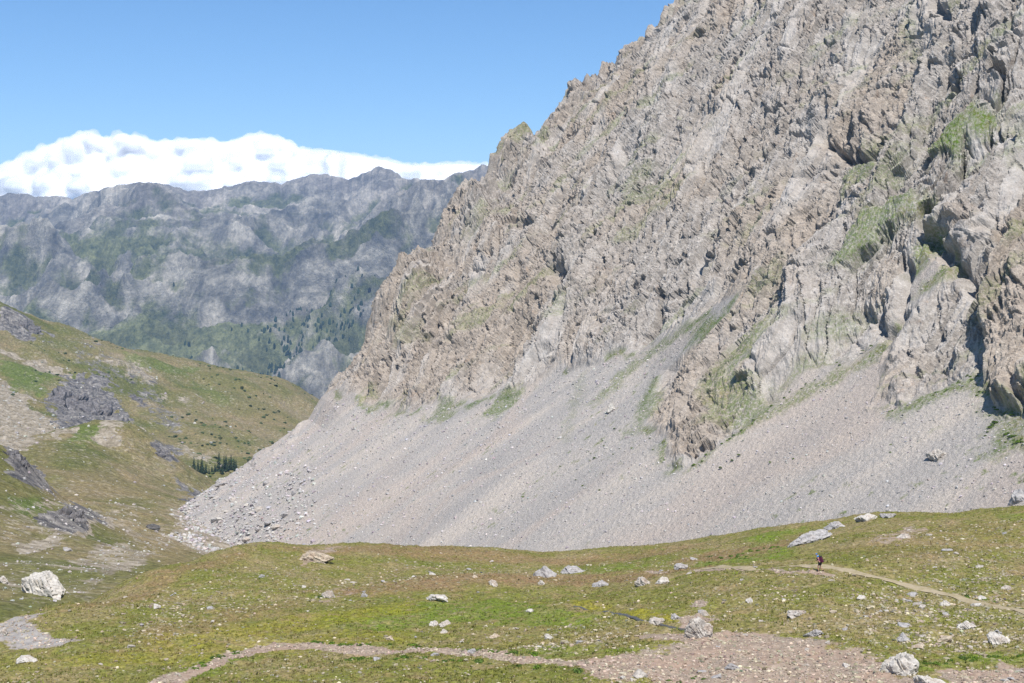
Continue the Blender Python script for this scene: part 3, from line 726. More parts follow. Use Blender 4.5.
# bring the skyline to its height column by column (smoothly along the crest)
for _ in range(3):
    wmax = (Z4 / Y4)[:, :].max(axis=0)
    corr = (sky_w - wmax) * YC
    Z4 = Z4 + corr[None] * sstep(0.45, 0.95, frac)
green = np.clip(0.90 - 0.68 * np.clip(frac, 0, 1.1) + 0.30 * fbm(X4 / 700, Y4 / 700, 3, 540) - 0.55 * (q1 - .4) - 0.60 * (q2 - .45) - .35 * (q3 - .4), 0, 1)  # bare ridges, greener hollows; this contrast also stands in for relief shading
wood = sstep(0.35, 0.75, fbm(X4 / 420, Y4 / 420, 3, 545) + 0.75 * (0.42 - frac)) * sstep(0.34, 0.16, frac) * 0.7 * sstep(-0.25, -0.14, U4)
purple = sstep(0.55, 1.0, frac + 0.25 * fbm(X4 / 600, Y4 / 600, 2, 549))
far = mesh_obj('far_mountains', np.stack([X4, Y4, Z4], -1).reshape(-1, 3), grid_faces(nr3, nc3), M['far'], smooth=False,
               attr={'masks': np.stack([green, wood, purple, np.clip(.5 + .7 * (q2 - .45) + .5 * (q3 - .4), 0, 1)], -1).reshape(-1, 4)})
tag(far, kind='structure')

# valley floor to the horizon
k = NT('valley_floor', 0.95, 0.1)
vf = k.base(k.mix(k.noise(0.0015, 6, 0.7), (0.06, 0.075, 0.035), (0.17, 0.15, 0.10)))
n = 40; g = np.linspace(-60000, 60000, n); gx, gy = np.meshgrid(g, g)
tag(mesh_obj('ground', np.stack([gx, gy, np.full_like(gx, -900.0)], -1).reshape(-1, 3), grid_faces(n, n), vf), kind='structure')
print('far', round(time.time() - T0, 1))


# ------------------------------------------------------------------ STONES
def ico(sub):
    bm = bmesh.new(); bmesh.ops.create_icosphere(bm, subdivisions=sub, radius=1)
    v = np.array([x.co for x in bm.verts]); f = np.array([[q.index for q in p.verts] for p in bm.faces]); bm.free()
    return v, f
ICO = {s: ico(s) for s in (1, 2, 3, 4, 5)}


def rock_shape(seed, sub=3, planes=14, rough=0.05, flat=0.0):
    r = np.random.default_rng(seed)
    v, f = ICO[sub]; v = v / np.linalg.norm(v, axis=1)[:, None]
    nrm = r.normal(size=(planes, 3)); nrm /= np.linalg.norm(nrm, axis=1)[:, None]
    dd = r.uniform(0.55, 0.95, planes)
    dot = v @ nrm.T
    rad = np.where(dot > 0.05, dd[None] / np.maximum(dot, 0.05), 9).min(axis=1)
    rad = np.minimum(rad, 1.25)
    p = v * rad[:, None]
    if sub >= 3:
        p = p * (1 + rough * fbm(v[:, 0] * 2.2 + seed, v[:, 1] * 2.2 + v[:, 2] * 1.7, 4, seed % 97))[:, None]
        c = worley(v[:, 0] * 2.6 + v[:, 2] * 1.3 + seed, v[:, 1] * 2.6 - v[:, 2], seed % 89)
        p = p * (1 + 1.4 * rough * c[0] - rough * 1.2 * np.exp(-(c[3] / 0.08) ** 2))[:, None]
        p = p * (1 + 0.5 * rough * worley(v[:, 0] * 6 + v[:, 2] * 3 + seed, v[:, 1] * 6 - v[:, 2] * 2, seed % 83)[0])[:, None]
    p = p / np.abs(p).max(axis=0)
    return p, f


def boulder(px, py, wpx, hpx, mat, label, surf='m', rz=0.0, tilt=0.0, depth=0.8, sub=4, seed=None, group=None, name='boulder', rough=0.12, cat='boulder'):
    """py is the photo row of the foot of the rock"""
    if surf == 'm': p = hit(lambda x, y: mead_full(x, y), px, py, 60, 270)
    elif surf == 'v': p = hit(lambda x, y: val_z(x, y), px, py, 200, 2400)
    else: p = hit(mtn_xy, px, py, 180, 900)
    d = p[1] / F
    w, h = wpx * d * .94, hpx * d * .88
    sd = seed if seed is not None else int(px * 7 + py * 13)
    v, f = rock_shape(sd, sub, 15, rough)
    v = v * np.array([w / 2, w / 2 * depth, h * 0.80]); v[:, :2] *= (1.12 - 0.30 * v[:, 2:3] / (h * .8))
    o = mesh_obj(name, v, f, M[mat], smooth=False)
    zc = p[2] + h * 0.15
    yc = p[1] + w / 2 * depth * 0.55
    if surf == 'p': yc = p[1]; zc = float(grid_pick(p[0], p[1])[0]) + h * 0.15
    o.location = (p[0] * yc / p[1], yc, zc)
    o.rotation_euler = (0, tilt, rz)
    tag(o, label, cat, group)
    return o


B = [
    (44, 595, 54, 27, 'white', 'large white boulder with small dark pockets at the left of the meadow', 'v', {}),
    (3, 583, 14, 10, 'white', 'small white rock cut by the left photo edge level with the large white boulder', 'v', {}),
    (25, 661, 24, 7, 'white', 'flat white slab lying in turf at the lower left corner below the grey gravel pan', 'm', {}),
    (3, 634, 12, 8, 'pale', 'pale stone at the left photo edge beside the grey gravel pan', 'm', {}),
    (153, 530, 15, 7, 'dark', 'blackish boulder sitting on the brown mound left of the scree foot', 'v', {}),
    (67, 551, 11, 6, 'grey', 'small grey rock on the gravel strip below the left rock outcrop', 'v', {}),
    (312, 561, 40, 14, 'tan', 'broad tan slab leaning out of the meadow crest below the scree', 'm', {'tilt': -0.25, 'depth': .5}),
    (328, 598, 14, 10, 'pale', 'pale rock with a green shrub beside it on the left slope of the meadow', 'm', {}),
    (437, 600, 26, 8, 'white', 'long low white rock on the brown bank left of the centre of the meadow', 'm', {}),
    (364, 597, 8, 6, 'grey', 'small grey stone just right of the rock with the shrub', 'm', {}),
    (494, 586, 13, 7, 'pale', 'pale flat topped stone on the brown bank left of the split boulders', 'm', {}),
    (544, 577, 26, 13, 'grey', 'jagged pale grey rock, left half of the split pair in mid meadow', 'm', {'depth': .6}),
    (573, 573, 30, 11, 'grey', 'long grey boulder with a shaded hollow front, right half of the split pair', 'm', {'depth': .6}),
    (542, 585, 9, 6, 'white', 'small white stone just below the jagged left rock of the split pair', 'm', {}),
    (600, 586, 20, 6, 'grey', 'flat pale grey slab below and right of the split pair', 'm', {}),
    (643, 585, 17, 9, 'pale', 'pointed pale stone, left one of two neighbours right of the meadow centre', 'm', {}),
    (664, 583, 16, 7, 'white', 'low white stone right beside the pointed pale stone', 'm', {}),
    (681, 569, 17, 6, 'grey', 'flat light grey rock at the left end of the lush green strip', 'm', {}),
    (703, 637, 36, 22, 'pale', 'large pale jagged boulder at the top left corner of the reddish gravel patch', 'm', {'seed': 404}),
    (657, 625, 22, 12, 'pale', 'pale pinkish rock on the bank of the little dark stream', 'm', {}),
    (676, 619, 10, 6, 'grey', 'small grey rock just right of the pinkish stream bank rock', 'm', {}),
    (704, 616, 11, 7, 'pale', 'pale stone just uphill of the large jagged boulder by the gravel', 'm', {}),
    (808, 543, 50, 12, 'grey', 'long tilted grey slab at the top edge of the meadow above the hiker', 'm', {'tilt': -0.30, 'depth': .45}),
    (836, 528, 22, 9, 'grey', 'grey rock with dark cracks at the upper right end of the long tilted slab', 'm', {}),
    (900, 674, 42, 26, 'white', 'big bright white boulder at the bottom right, upper of two', 'm', {'seed': 77}),
    (928, 690, 46, 20, 'white', 'big white boulder cut by the bottom photo edge, lower of two', 'm', {'seed': 78}),
    (996, 645, 28, 13, 'white', 'pale boulder with a dark gap under it at the lower right of the stony turf', 'm', {}),
    (966, 629, 20, 9, 'white', 'whitish rounded stone between the right track and the boulder with a dark gap', 'm', {}),
    (903, 641, 14, 9, 'grey', 'grey stone with a dark crevice in the turf above the big white boulders', 'm', {}),
    (861, 599, 9, 6, 'white', 'single bright white stone in the turf below the hiker', 'm', {}),
    (798, 616, 24, 7, 'pale', 'flat pale rock in the green turf above the reddish gravel', 'm', {}),
    (815, 636, 22, 8, 'grey', 'grey slab on the upper rim of the reddish gravel patch', 'm', {}),
    (938, 459, 22, 11, 'pale', 'lone pale boulder lying on the scree below the right rock tower', 'p', {}),
    (1019, 503, 20, 16, 'grey', 'grey boulder at the right photo edge on the lower scree', 'p', {}),
    (446, 625, 13, 5, 'pale', 'right stone of a pale pair in the green turf above the gravel bed', 'm', {}),
    (435, 625, 12, 5, 'white', 'left stone of a pale pair in the green turf above the gravel bed', 'm', {}),
    (444, 633, 8, 5, 'pale', 'small pale stone just below the pair in the green turf', 'm', {}),
    (495, 638, 14, 5, 'tan', 'tan stone in a brownish patch between the pale pair and the gravel bed', 'm', {}),
    (548, 639, 10, 7, 'white', 'round white stone alone in the turf just above the gravel bed', 'm', {}),
    (611, 410, 12, 9, 'white', 'white rock on the middle of the scree below the rock wall', 'p', {}),
    (866, 521, 26, 8, 'white', 'white rock on the meadow rim where it meets the scree on the right', 'm', {}),
    (888, 518, 18, 6, 'grey', 'grey rock right of the white one on the meadow rim', 'm', {}),
    (912, 596, 12, 7, 'grey', 'grey stone in the turf just below the right track', 'm', {}),
    (945, 606, 11, 7, 'white', 'white stone below the middle of the right track', 'm', {}),
    (530, 612, 9, 4, 'white', 'small white stone left of the head of the stream', 'm', {}),
    (390, 640, 9, 5, 'tan', 'tan stone above the left part of the gravel bed', 'm', {}),
    (905, 538, 15, 5, 'pale', 'pale flat stone on the upper right meadow slope', 'm', {}),
    (1006, 590, 12, 7, 'pale', 'pale stone above the track near the right photo edge', 'm', {}),
    (750, 602, 9, 6, 'white', 'white stone in the turf between the hiker and the jagged boulder', 'm', {}),
]
for px, py, w, h, m, lab, surf, kw in B:
    kw = dict(kw); kw.setdefault('rz', random.uniform(-.5, .5))
    boulder(px, py, w, h, m, lab, surf, sub=5 if w > 30 else 4, **kw)
# rocky crags of the left valley: angular blocks grown together
M['crag'] = mat_stone('crag_rock', (0.035, 0.036, 0.042), (0.215, 0.20, 0.195), 0.15, 0.5)
def crag(poly, n, rpx, label, y0=220, seed=0, up=1.0):
    rr_ = random.Random(seed); P = np.array(poly, float); Vs, Fs, base = [], [], 0; k = 0; cen = []; rads = []; tries = 0
    while k < n:
        px, py = rr_.uniform(P[:, 0].min(), P[:, 0].max()), rr_.uniform(P[:, 1].min(), P[:, 1].max())
        dpx = float(poly_sd(P, np.array([px]), np.array([py]))[0])
        if dpx < 0: continue
        p = hit(val_z, px, py, y0, 2400, 700); m = p[1] / F
        rad = rpx * m * rr_.uniform(.45, 1.5) * (0.5 + 0.5 * min(1, dpx / 8))
        tries += 1
        if cen and tries < 6000 and min(np.linalg.norm(q - p) / (rb + rad) for q, rb in zip(cen, rads)) > 0.5: continue
        rads.append(rad)
        v, f = rock_shape(seed * 100 + k, 3, 11, 0.13)
        c_, s_ = math.cos(k * 2.4), math.sin(k * 2.4)
        v = v * np.array([rad * rr_.uniform(.8, 1.3), rad * .9, rad * rr_.uniform(.9, 1.7) * up])
        tl = rr_.uniform(-.5, .5)
        v = np.stack([v[:, 0] * c_ - v[:, 1] * s_ + tl * v[:, 2], v[:, 0] * s_ + v[:, 1] * c_, v[:, 2]], -1)
        Vs.append(v + p + np.array([0, rad * .35, -rad * .15])); Fs.append(f + base); base += len(v); k += 1; cen.append(p)
    V = np.concatenate(Vs); c0 = np.mean(cen, axis=0)
    o = mesh_obj('rock_outcrop', V - c0, np.concatenate(Fs), M['crag']); o.location = c0
    return tag(o, label, 'rock outcrop')
crag([(48, 414), (52, 388), (68, 382), (85, 373), (106, 380), (120, 400), (126, 420), (95, 425), (60, 422)], 110, 7.0, 'dark grey craggy outcrop, the largest one on the left hillside', 800, 3)
crag([(2, 488), (2, 455), (16, 454), (34, 474), (44, 492), (24, 488)], 45, 6.0, 'grey outcrop on the near knoll at the left photo edge', 300, 4)
crag([(38, 522), (45, 510), (66, 506), (96, 507), (100, 522), (62, 530)], 60, 5.0, 'low brownish grey rock wall above the gravel strip at the lower left', 260, 5)
crag([(0, 332), (0, 308), (22, 316), (42, 336), (24, 336)], 45, 5.0, 'grey outcrop high on the left hillside just below its ridge', 900, 6)
crag([(148, 446), (166, 447), (178, 470), (190, 492), (180, 490), (162, 470)], 42, 4.0, 'narrow strip of grey rock running down right of the brown knoll', 640, 7, .7)
crag([(128, 398), (140, 388), (160, 402), (176, 426), (164, 426), (146, 410)], 34, 4.0, 'broken grey rock band right of the largest hillside outcrop', 900, 8, .6)
print('boulders', round(time.time() - T0, 1))

# shared small-rock meshes
VAR = []
for i, mt in enumerate(['white', 'pale', 'grey', 'pale', 'white', 'grey', 'tan', 'grey']):
    v, f = rock_shape(900 + i, 3, 12, 0.07)
    me = mesh_obj('rock_source', v, f, M[mt]); VAR.append(me.data); bpy.data.objects.remove(me)
BLOCK_VAR = []
for i, mt in enumerate(['grey', 'grey', 'pale', 'white', 'grey']):
    v, f = rock_shape(950 + i, 3, 9, 0.05)
    me = mesh_obj('block_source', v, f, M[mt]); BLOCK_VAR.append(me.data); bpy.data.objects.remove(me)


def put_rock(name, me, loc, sx, sy, sz, label, cat, group):
    o = bpy.data.objects.new(name, me); COL.objects.link(o)
    o.location = loc; o.scale = (sx, sy, sz); o.rotation_euler = (random.uniform(-.25, .25), random.uniform(-.25, .25), random.uniform(0, 6.28))
    return tag(o, label, cat, group)


# meadow stones: denser on the stony turf
def meadow_samples(n, lo=78, hi=250):
    xs, ys = [], []
    while sum(map(len, xs)) < n:
        y = 1 / RNG.uniform(1 / hi, 1 / lo, 6000); u = RNG.uniform(-0.40, 0.40, 6000)
        j = np.clip(np.searchsorted(uv, u), 0, nc - 1); i = np.clip(np.searchsorted(yv, y), 0, len(yv) - 1)
        prob = (0.12 + 0.9 * stony[i, j] + 0.4 * gravel[i, j] - 0.3 * lush[i, j]) * (0.35 + 2.0 * np.maximum(0, fbm(u * y / 5, y / 5, 4, 600)))
        keep = RNG.uniform(0, 1.3, 6000) < prob
        keep &= line_d(TRACK, u * y, y) > 0.8
        xs.append((u * y)[keep]); ys.append(y[keep])
    return np.concatenate(xs)[:n], np.concatenate(ys)[:n]


GZ = [(lambda px, py, X, Y: px < 330, 'small pale stones on the left meadow slope', 'small pale stone strewn on the left slope of the meadow'),
      (lambda px, py, X, Y: px > 720 and py < 575, 'small pale stones on the upper right meadow', 'small pale stone strewn on the upper right meadow slope'),
      (lambda px, py, X, Y: px > 720, 'small pale stones on the lower right meadow', 'small pale stone strewn on the stony turf at the lower right'),
      (lambda px, py, X, Y: py < 600, 'small pale stones on the brown bank', 'small pale stone strewn on the brown bank in mid meadow'),
      (lambda px, py, X, Y: True, 'small pale stones in the green turf', 'small pale stone strewn in the green turf around the gravel bed')]
xs, ys = meadow_samples(150)
zs = mead_full(xs, ys)
for i in range(150):
    r = 0.22 + 0.38 * random.random() ** 2.2
    px, py = UH + F * xs[i] / ys[i], VH - F * zs[i] / ys[i]
    g = next(q for q in GZ if q[0](px, py, xs[i], ys[i]))
    put_rock('stone', random.choice(VAR), (xs[i], ys[i], zs[i] + 0.08 * r), r * random.uniform(.8, 1.3), r * random.uniform(.7, 1.1), r * random.uniform(.35, .65), g[2], 'stone', g[1])


# blocks at the left foot of the scree
nb = 0
while nb < 90:
    px = random.uniform(165, 300); py = random.uniform(478, 556)
    lim = 520 - (px - 165) * 0.69 + 6
    if py < lim or py > 470 + 1.05 * (px - 60) * .5 + 25 or (px > 240 and py > 545): continue
    if random.random() < (px - 190) / 130: continue
    p = hit(mtn_xy, px, py, 180, 900, 500)
    zz, rk = grid_pick(p[0], p[1])
    r = 0.7 + 1.3 * random.random() ** 2
    put_rock('block', random.choice(BLOCK_VAR), (p[0], p[1], zz + 0.15 * r), r * random.uniform(.8, 1.4), r * random.uniform(.7, 1.1), r * random.uniform(.4, .8), 'angular grey block in the jumble at the left foot of the scree', 'block', 'grey blocks at the left foot of the scree')
    nb += 1


def scatter_stuff(name, xs, ys, zs, rad, cols, mat, squash=(0.45, 0.8), sub=1):
    n = len(xs)
    variants = [rock_shape(700 + i, sub, 9)[0] for i in range(8)]; f = ICO[sub][1]; nv = len(variants[0])
    VV = np.empty((n, nv, 3), np.float32)
    va = RNG.integers(0, 8, n); ang = RNG.uniform(0, 6.28, n); sx = RNG.uniform(.75, 1.3, n); sy = RNG.uniform(.7, 1.1, n); sz = RNG.uniform(*squash, n)
    for q in range(8):
        m = va == q
        P = variants[q][None] * np.stack([sx[m], sy[m], sz[m]], -1)[:, None] * rad[m][:, None, None]
        c, s_ = np.cos(ang[m])[:, None], np.sin(ang[m])[:, None]
        VV[m] = np.stack([P[..., 0] * c - P[..., 1] * s_, P[..., 0] * s_ + P[..., 1] * c, P[..., 2]], -1)
    VV += np.stack([xs, ys, zs + 0.12 * rad], -1)[:, None]
    FF = (f[None] + (np.arange(n) * nv)[:, None, None]).reshape(-1, 3)
    tint = np.repeat(cols, nv, axis=0)
    return mesh_obj(name, VV.reshape(-1, 3), FF, mat, attr={'tint': np.concatenate([tint, np.ones((len(tint), 1))], 1)})


def stone_cols(n, base=(0.37, 0.325, 0.265), spread=0.16):
    c = np.array(base)[None] * (1 + RNG.normal(0, spread, (n, 1)) + RNG.normal(0, 0.04, (n, 3)))
    c *= np.where(RNG.random((n, 1)) < 0.12, 1.35, 1.0)
    return np.clip(c, 0.08, 0.72)


xs, ys = meadow_samples(15000, 70, 255)
rad = 0.05 + 0.17 * RNG.random(len(xs)) ** 3.2
o = scatter_stuff('meadow_pebbles', xs, ys, mead_full(xs, ys), rad, stone_cols(len(xs), (0.33, 0.285, 0.205), .28), M['stones'])
tag(o, 'small pale pebbles scattered all over the meadow turf', 'pebbles', kind='stuff')
# gravel on the bed
j = RNG.integers(0, nc, 400000); i = RNG.integers(60, len(yv) - 50, 400000)
keep = (RNG.random(400000) < gravel[i, j] ** 2) & (np.abs(uv[j]) < 0.42)
x_, y_ = Xm[i, j][keep][:12000], Ym[i, j][keep][:12000]
x_ = x_ + RNG.normal(0, .05, len(x_)); y_ = y_ + RNG.normal(0, .08, len(x_))
rad = 0.035 + 0.13 * RNG.random(len(x_)) ** 4
o = scatter_stuff('gravel', x_, y_, mead_full(x_, y_), rad, stone_cols(len(x_), (0.34, 0.272, 0.212), .26), M['stones'])
tag(o, 'reddish grey gravel covering the dry stream bed and gravel patch', 'gravel', kind='stuff')
# scree stones
def scree_samples(n, smin=170, smax=640):
    s = np.exp(RNG.uniform(math.log(smin), math.log(smax), n)); t = RNG.uniform(20, 250, n)
    jj = np.clip(np.searchsorted(sv, s), 0, ns - 1); ii = np.clip(np.searchsorted(tv, t), 0, nt - 1)
    keep = rock[ii, jj] < 0.25
    ii, jj = ii[keep], jj[keep]
    return X2[ii, jj], Y2[ii, jj], Z2[ii, jj], s[keep]
x_, y_, z_, s_ = scree_samples(60000)
rad = (0.10 + 0.34 * RNG.random(len(x_)) ** 5) * np.clip(s_ / 330, .8, 1.8)
o = scatter_stuff('scree_rubble', x_, y_, z_, rad, stone_cols(len(x_), (0.38, 0.355, 0.345), .14), M['stones'])
tag(o, 'loose grey stones lying all over the scree slope', 'scree', kind='stuff')
# finer blocks in the jumble and on the left valley gravel
cand = [hit(mtn_xy, 165 + 150 * random.random() ** 1.6, random.uniform(462, 560), 180, 900, 300) for _ in range(1300)]
x_ = np.array([c[0] for c in cand]); y_ = np.array([c[1] for c in cand]); zz, rk = grid_pick(x_, y_)
rad = 0.35 + 0.6 * RNG.random(len(x_)) ** 3
o = scatter_stuff('block_rubble', x_, y_, zz, rad, stone_cols(len(x_), (0.40, 0.38, 0.365), .16), M['stones'], (.5, .9), 2)
tag(o, 'broken grey rubble between the blocks at the left scree foot', 'rubble', kind='stuff')
j = RNG.integers(0, nc2, 60000); i = RNG.integers(0, int(nr2 * .8), 60000)
pr = np.clip(0.06 + .7 * vpale[i, j] + .3 * vrock[i, j], 0, 1)
keep = RNG.random(60000) < pr
x_, y_, z_ = X3[i, j][keep], Y3[i, j][keep], Z3[i, j][keep]
rad = np.clip(y_ / 500, .5, 2.2) * (0.18 + .6 * RNG.random(len(x_)) ** 5)
o = scatter_stuff('valley_rubble', x_, y_, z_, rad, stone_cols(len(x_), (0.36, 0.34, 0.315), .15), M['stones'], (.5, .9))
tag(o, 'pale rubble scattered over the left hillside and its gravel strips', 'rubble', kind='stuff')
m = poly_sd(vpoly([(150, 514), (190, 502), (215, 520), (245, 552), (205, 556), (160, 540)]), X3, Y3) / 22 + 0.9 * VW > 0.25 + 0.5 * RNG.random(X3.shape)
i, j = np.where(m); q = RNG.integers(0, len(i), 1500)
x_, y_, z_ = X3[i[q], j[q]], Y3[i[q], j[q]], Z3[i[q], j[q]]
rad = 0.25 + 0.8 * RNG.random(1500) ** 4
o = scatter_stuff('block_rubble', x_, y_, z_, rad, stone_cols(1500, (0.38, 0.36, 0.345), .18), M['stones'], (.5, .9), 2)
tag(o, 'broken grey rubble spilling from the scree foot onto the brown mound', 'rubble', kind='stuff')
print('stones', round(time.time() - T0, 1))


# ------------------------------------------------------------------ GRASS AND PLANTS
def tufts(name, xs, ys, zs, hgt, cols, label, nb=5):
    n = len(xs)
    ang = RNG.uniform(0, 6.28, (n, nb)); lean = RNG.uniform(.1, .75, (n, nb)); h = hgt[:, None] * RNG.uniform(.6, 1.1, (n, nb)); wd = 0.10 * hgt[:, None] + 0.02
    bx = xs[:, None] + RNG.normal(0, .35, (n, nb)) * hgt[:, None]; by = ys[:, None] + RNG.normal(0, .35, (n, nb)) * hgt[:, None]
    ca, sa = np.cos(ang), np.sin(ang)
    z0 = np.repeat(zs[:, None], nb, 1) - 0.03
    p0 = np.stack([bx - sa * wd, by + ca * wd, z0], -1); p1 = np.stack([bx + sa * wd, by - ca * wd, z0], -1)
    p2 = np.stack([bx + ca * lean * h, by + sa * lean * h, z0 + h], -1)
    V = np.stack([p0, p1, p2], 2).reshape(-1, 3)
    Fc = np.arange(len(V)).reshape(-1, 3)
    tint = np.repeat(cols, nb * 3, axis=0)
    o = mesh_obj(name, V, Fc, M['tuft'], attr={'tint': np.concatenate([tint, np.ones((len(tint), 1))], 1)})
    return tag(o, label, 'grass', kind='stuff')


N = 110000
y_ = 1 / RNG.uniform(1 / 252, 1 / 72, N); u_ = RNG.uniform(-.42, .42, N)
jj = np.clip(np.searchsorted(uv, u_), 0, nc - 1); ii = np.clip(np.searchsorted(yv, y_), 0, len(yv) - 1)
keep = (RNG.random(N) > gravel[ii, jj] * 1.3 + .85 * sstep(-0.05, 0.4, fbm(u_ * y_ / 3.5, y_ / 3.5, 4, 650))) & (line_d(TRACK, u_ * y_, y_) > 1.15) & (line_d(STREAM, u_ * y_, y_) > .3)
y_, u_, ii, jj = y_[keep], u_[keep], ii[keep], jj[keep]; x_ = u_ * y_
L_, Y_, Br = lush[ii, jj][:, None], yell[ii, jj][:, None], brown[ii, jj][:, None]
pn = fbm(x_ / 8, y_ / 8, 4, 640)[:, None]; pb = sstep(.05, .4, fbm(x_ / 2.6, y_ / 2.6, 4, 645))[:, None]; pg = sstep(.1, .45, fbm(x_ / 2.2, y_ / 2.2, 4, 648))[:, None]
c = np.array([0.172, 0.170, 0.040]) + pn * np.array([0.07, 0.02, 0.04])
c = c * (1 - L_) + L_ * np.array([0.125, 0.175, 0.020]); c = c * (1 - .8 * Y_) + .8 * Y_ * np.array([0.24, 0.22, 0.03]); c = c * (1 - .8 * Br) + .8 * Br * np.array([0.225, 0.148, 0.080])
c = c * (1 - .65 * pb) + .65 * pb * np.array([0.215, 0.152, 0.075]); c = c * (1 - .6 * pg) + .6 * pg * np.array([0.095, 0.118, 0.022])
c = np.clip(c * 1.02 * (1 + RNG.normal(0, .28, (len(x_), 1))), .02, .5)
tufts('grass', x_, y_, mead_full(x_, y_), (0.09 + .17 * RNG.random(len(x_)) ** 2.5), c, 'short alpine grass growing over the whole meadow')


# shrub: a dome of leaf-sized faces on a stem
def shrub_mesh(seed, n=260):
    r = np.random.default_rng(seed)
    d = r.normal(size=(n, 3)); d[:, 2] = np.abs(d[:, 2]); d /= np.linalg.norm(d, axis=1)[:, None]
    lob = 0.75 + 0.35 * fbm(d[:, 0] * 2.2 + seed, d[:, 1] * 2.2 + d[:, 2], 2, seed)
    c = d * (r.uniform(.45, 1.0, n) ** .5 * lob)[:, None] * np.array([1, 1, .85])
    a = r.normal(size=(n, 3)); a /= np.linalg.norm(a, axis=1)[:, None]
    b = np.cross(a, d); b /= np.linalg.norm(b, axis=1)[:, None] + 1e-6
    s = r.uniform(.10, .2, n)[:, None]
    V = np.stack([c - a * s, c + b * s * .6, c + a * s, c - b * s * .6], 1).reshape(-1, 3)
    return V, np.arange(n * 4).reshape(-1, 4), r


LEAFS = []
for i in range(5):
    V, Fc, r = shrub_mesh(40 + i)
    base = np.array([[0.075, 0.135, 0.018], [0.10, 0.165, 0.02], [0.065, 0.11, 0.022], [0.09, 0.14, 0.03], [0.11, 0.17, 0.03]][i])
    tint = np.repeat(np.clip(base[None] * (1 + r.normal(0, .25, (len(Fc), 1))), .01, .4), 4, axis=0)
    o = mesh_obj('foliage_source', V, Fc, M['leaf'], attr={'tint': np.concatenate([tint, np.ones((len(tint), 1))], 1)}); LEAFS.append(o.data); bpy.data.objects.remove(o)
    del o


def put_shrub(x, y, z, r, label, group):
    o = bpy.data.objects.new('low_shrub', random.choice(LEAFS)); COL.objects.link(o)
    o.location = (x, y, z - 0.1 * r); o.scale = (r * random.uniform(.9, 1.4), r, r * random.uniform(.5, .8)); o.rotation_euler = (0, 0, random.uniform(0, 6.28))
    return tag(o, label, 'shrub', group)


def shrubs_along(pts, n, jit, rr, label, group, surf='m'):
    for _ in range(n):
        i = random.randrange(len(pts) - 1); f = random.random()
        px = pts[i][0] * (1 - f) + pts[i + 1][0] * f + random.gauss(0, jit); py = pts[i][1] * (1 - f) + pts[i + 1][1] * f + random.gauss(0, jit * .35)
        if surf == 'm':
            p = hit(mead_full, px, py, 60, 260, 500); z = p[2]
        else:
            p = hit(mtn_xy, px, py, 180, 900, 500); z = float(grid_pick(p[0], p[1])[0])
        put_shrub(p[0], p[1], z, random.uniform(*rr), label, group)


shrubs_along([(300, 640), (340, 645), (400, 645), (470, 650), (540, 655)], 26, 2, (.25, .5), 'low bright green shrub on the upper edge of the gravel bed', 'shrubs on the upper edge of the gravel bed')
shrubs_along([(330, 660), (420, 658), (480, 663), (580, 670)], 24, 2, (.25, .5), 'low bright green shrub on the lower edge of the gravel bed', 'shrubs on the lower edge of the gravel bed')
shrubs_along([(905, 666), (960, 660), (1020, 655)], 22, 4, (.2, .42), 'low bright green shrub behind the white boulders at the bottom right', 'shrubs behind the white boulders')
shrubs_along([(930, 592), (980, 600), (1020, 608)], 14, 7, (.18, .38), 'low green shrub beside the right end of the track', 'shrubs beside the track')
shrubs_along([(700, 562), (740, 556), (780, 546)], 20, 4, (.25, .5), 'low green shrub in the lush strip left of the hiker', 'shrubs in the lush strip')
shrubs_along([(190, 670), (215, 658), (240, 650)], 14, 3, (.2, .4), 'low bright green shrub along the left end of the gravel bed', 'shrubs at the left end of the gravel bed')
sh = boulder  # (keeps the helper in reach)
p = hit(mead_full, 321, 597, 60, 260); put_shrub(p[0], p[1], p[2], .55, 'single green shrub growing against the pale rock on the left meadow slope', None)
shrubs_along([(668, 682), (690, 677), (715, 680)], 5, 6, (.2, .32), 'small bright green plant growing out of the reddish gravel', 'plants in the reddish gravel')
shrubs_along([(885, 418), (920, 408), (985, 372)], 26, 3, (.3, .7), 'green cushion plant along the foot of the right rock buttress', 'plants under the right buttress', 'p')
shrubs_along([(985, 390), (1000, 430), (1015, 445)], 30, 8, (.3, .65), 'green cushion plant below the right rock tower', 'plants below the right tower', 'p')
shrubs_along([(690, 468), (740, 432), (785, 400), (885, 336)], 26, 2, (.3, .6), 'green cushion plant along the rim of the middle scree chute', 'plants along the middle chute', 'p')
shrubs_along([(540, 500), (620, 440), (760, 460), (900, 450)], 34, 22, (.25, .5), 'lone green cushion plant on the open scree', 'plants on the open scree', 'p')


# conifers in the valley beyond the scree
def conifer(seed, h):
    r = np.random.default_rng(seed)
    V, Fc, T = [], [], []
    nl = 16
    for L in range(nl):
        f = L / nl; z = h * (0.12 + .86 * f); rad = h * (0.15 + .09 * ((seed * 37) % 10) / 10) * (1 - f) ** .85 + .05 * h * .3
        for q in range(11 if f < .7 else 7):
            a = r.uniform(0, 6.28); ln = rad * r.uniform(.7, 1.15)
            d = np.array([math.cos(a), math.sin(a), 0]); sd = np.array([-math.sin(a), math.cos(a), 0]) * ln * .32
            b0 = np.array([0, 0, z + .03 * h]); tip = d * ln + np.array([0, 0, z - ln * .35]); mid = d * ln * .6 + np.array([0, 0, z - ln * .08])
            i = len(V); V += [b0, mid + sd, tip, mid - sd + np.array([0, 0, -.02 * h])]; Fc.append([i, i + 1, i + 2, i + 3]); T += [r.uniform(.7, 1.3)] * 4
    V = np.array(V); tint = np.array([0.030, 0.050, 0.026])[None] * np.array(T)[:, None]
    return V, np.array(Fc), np.clip(tint, 0, 1)


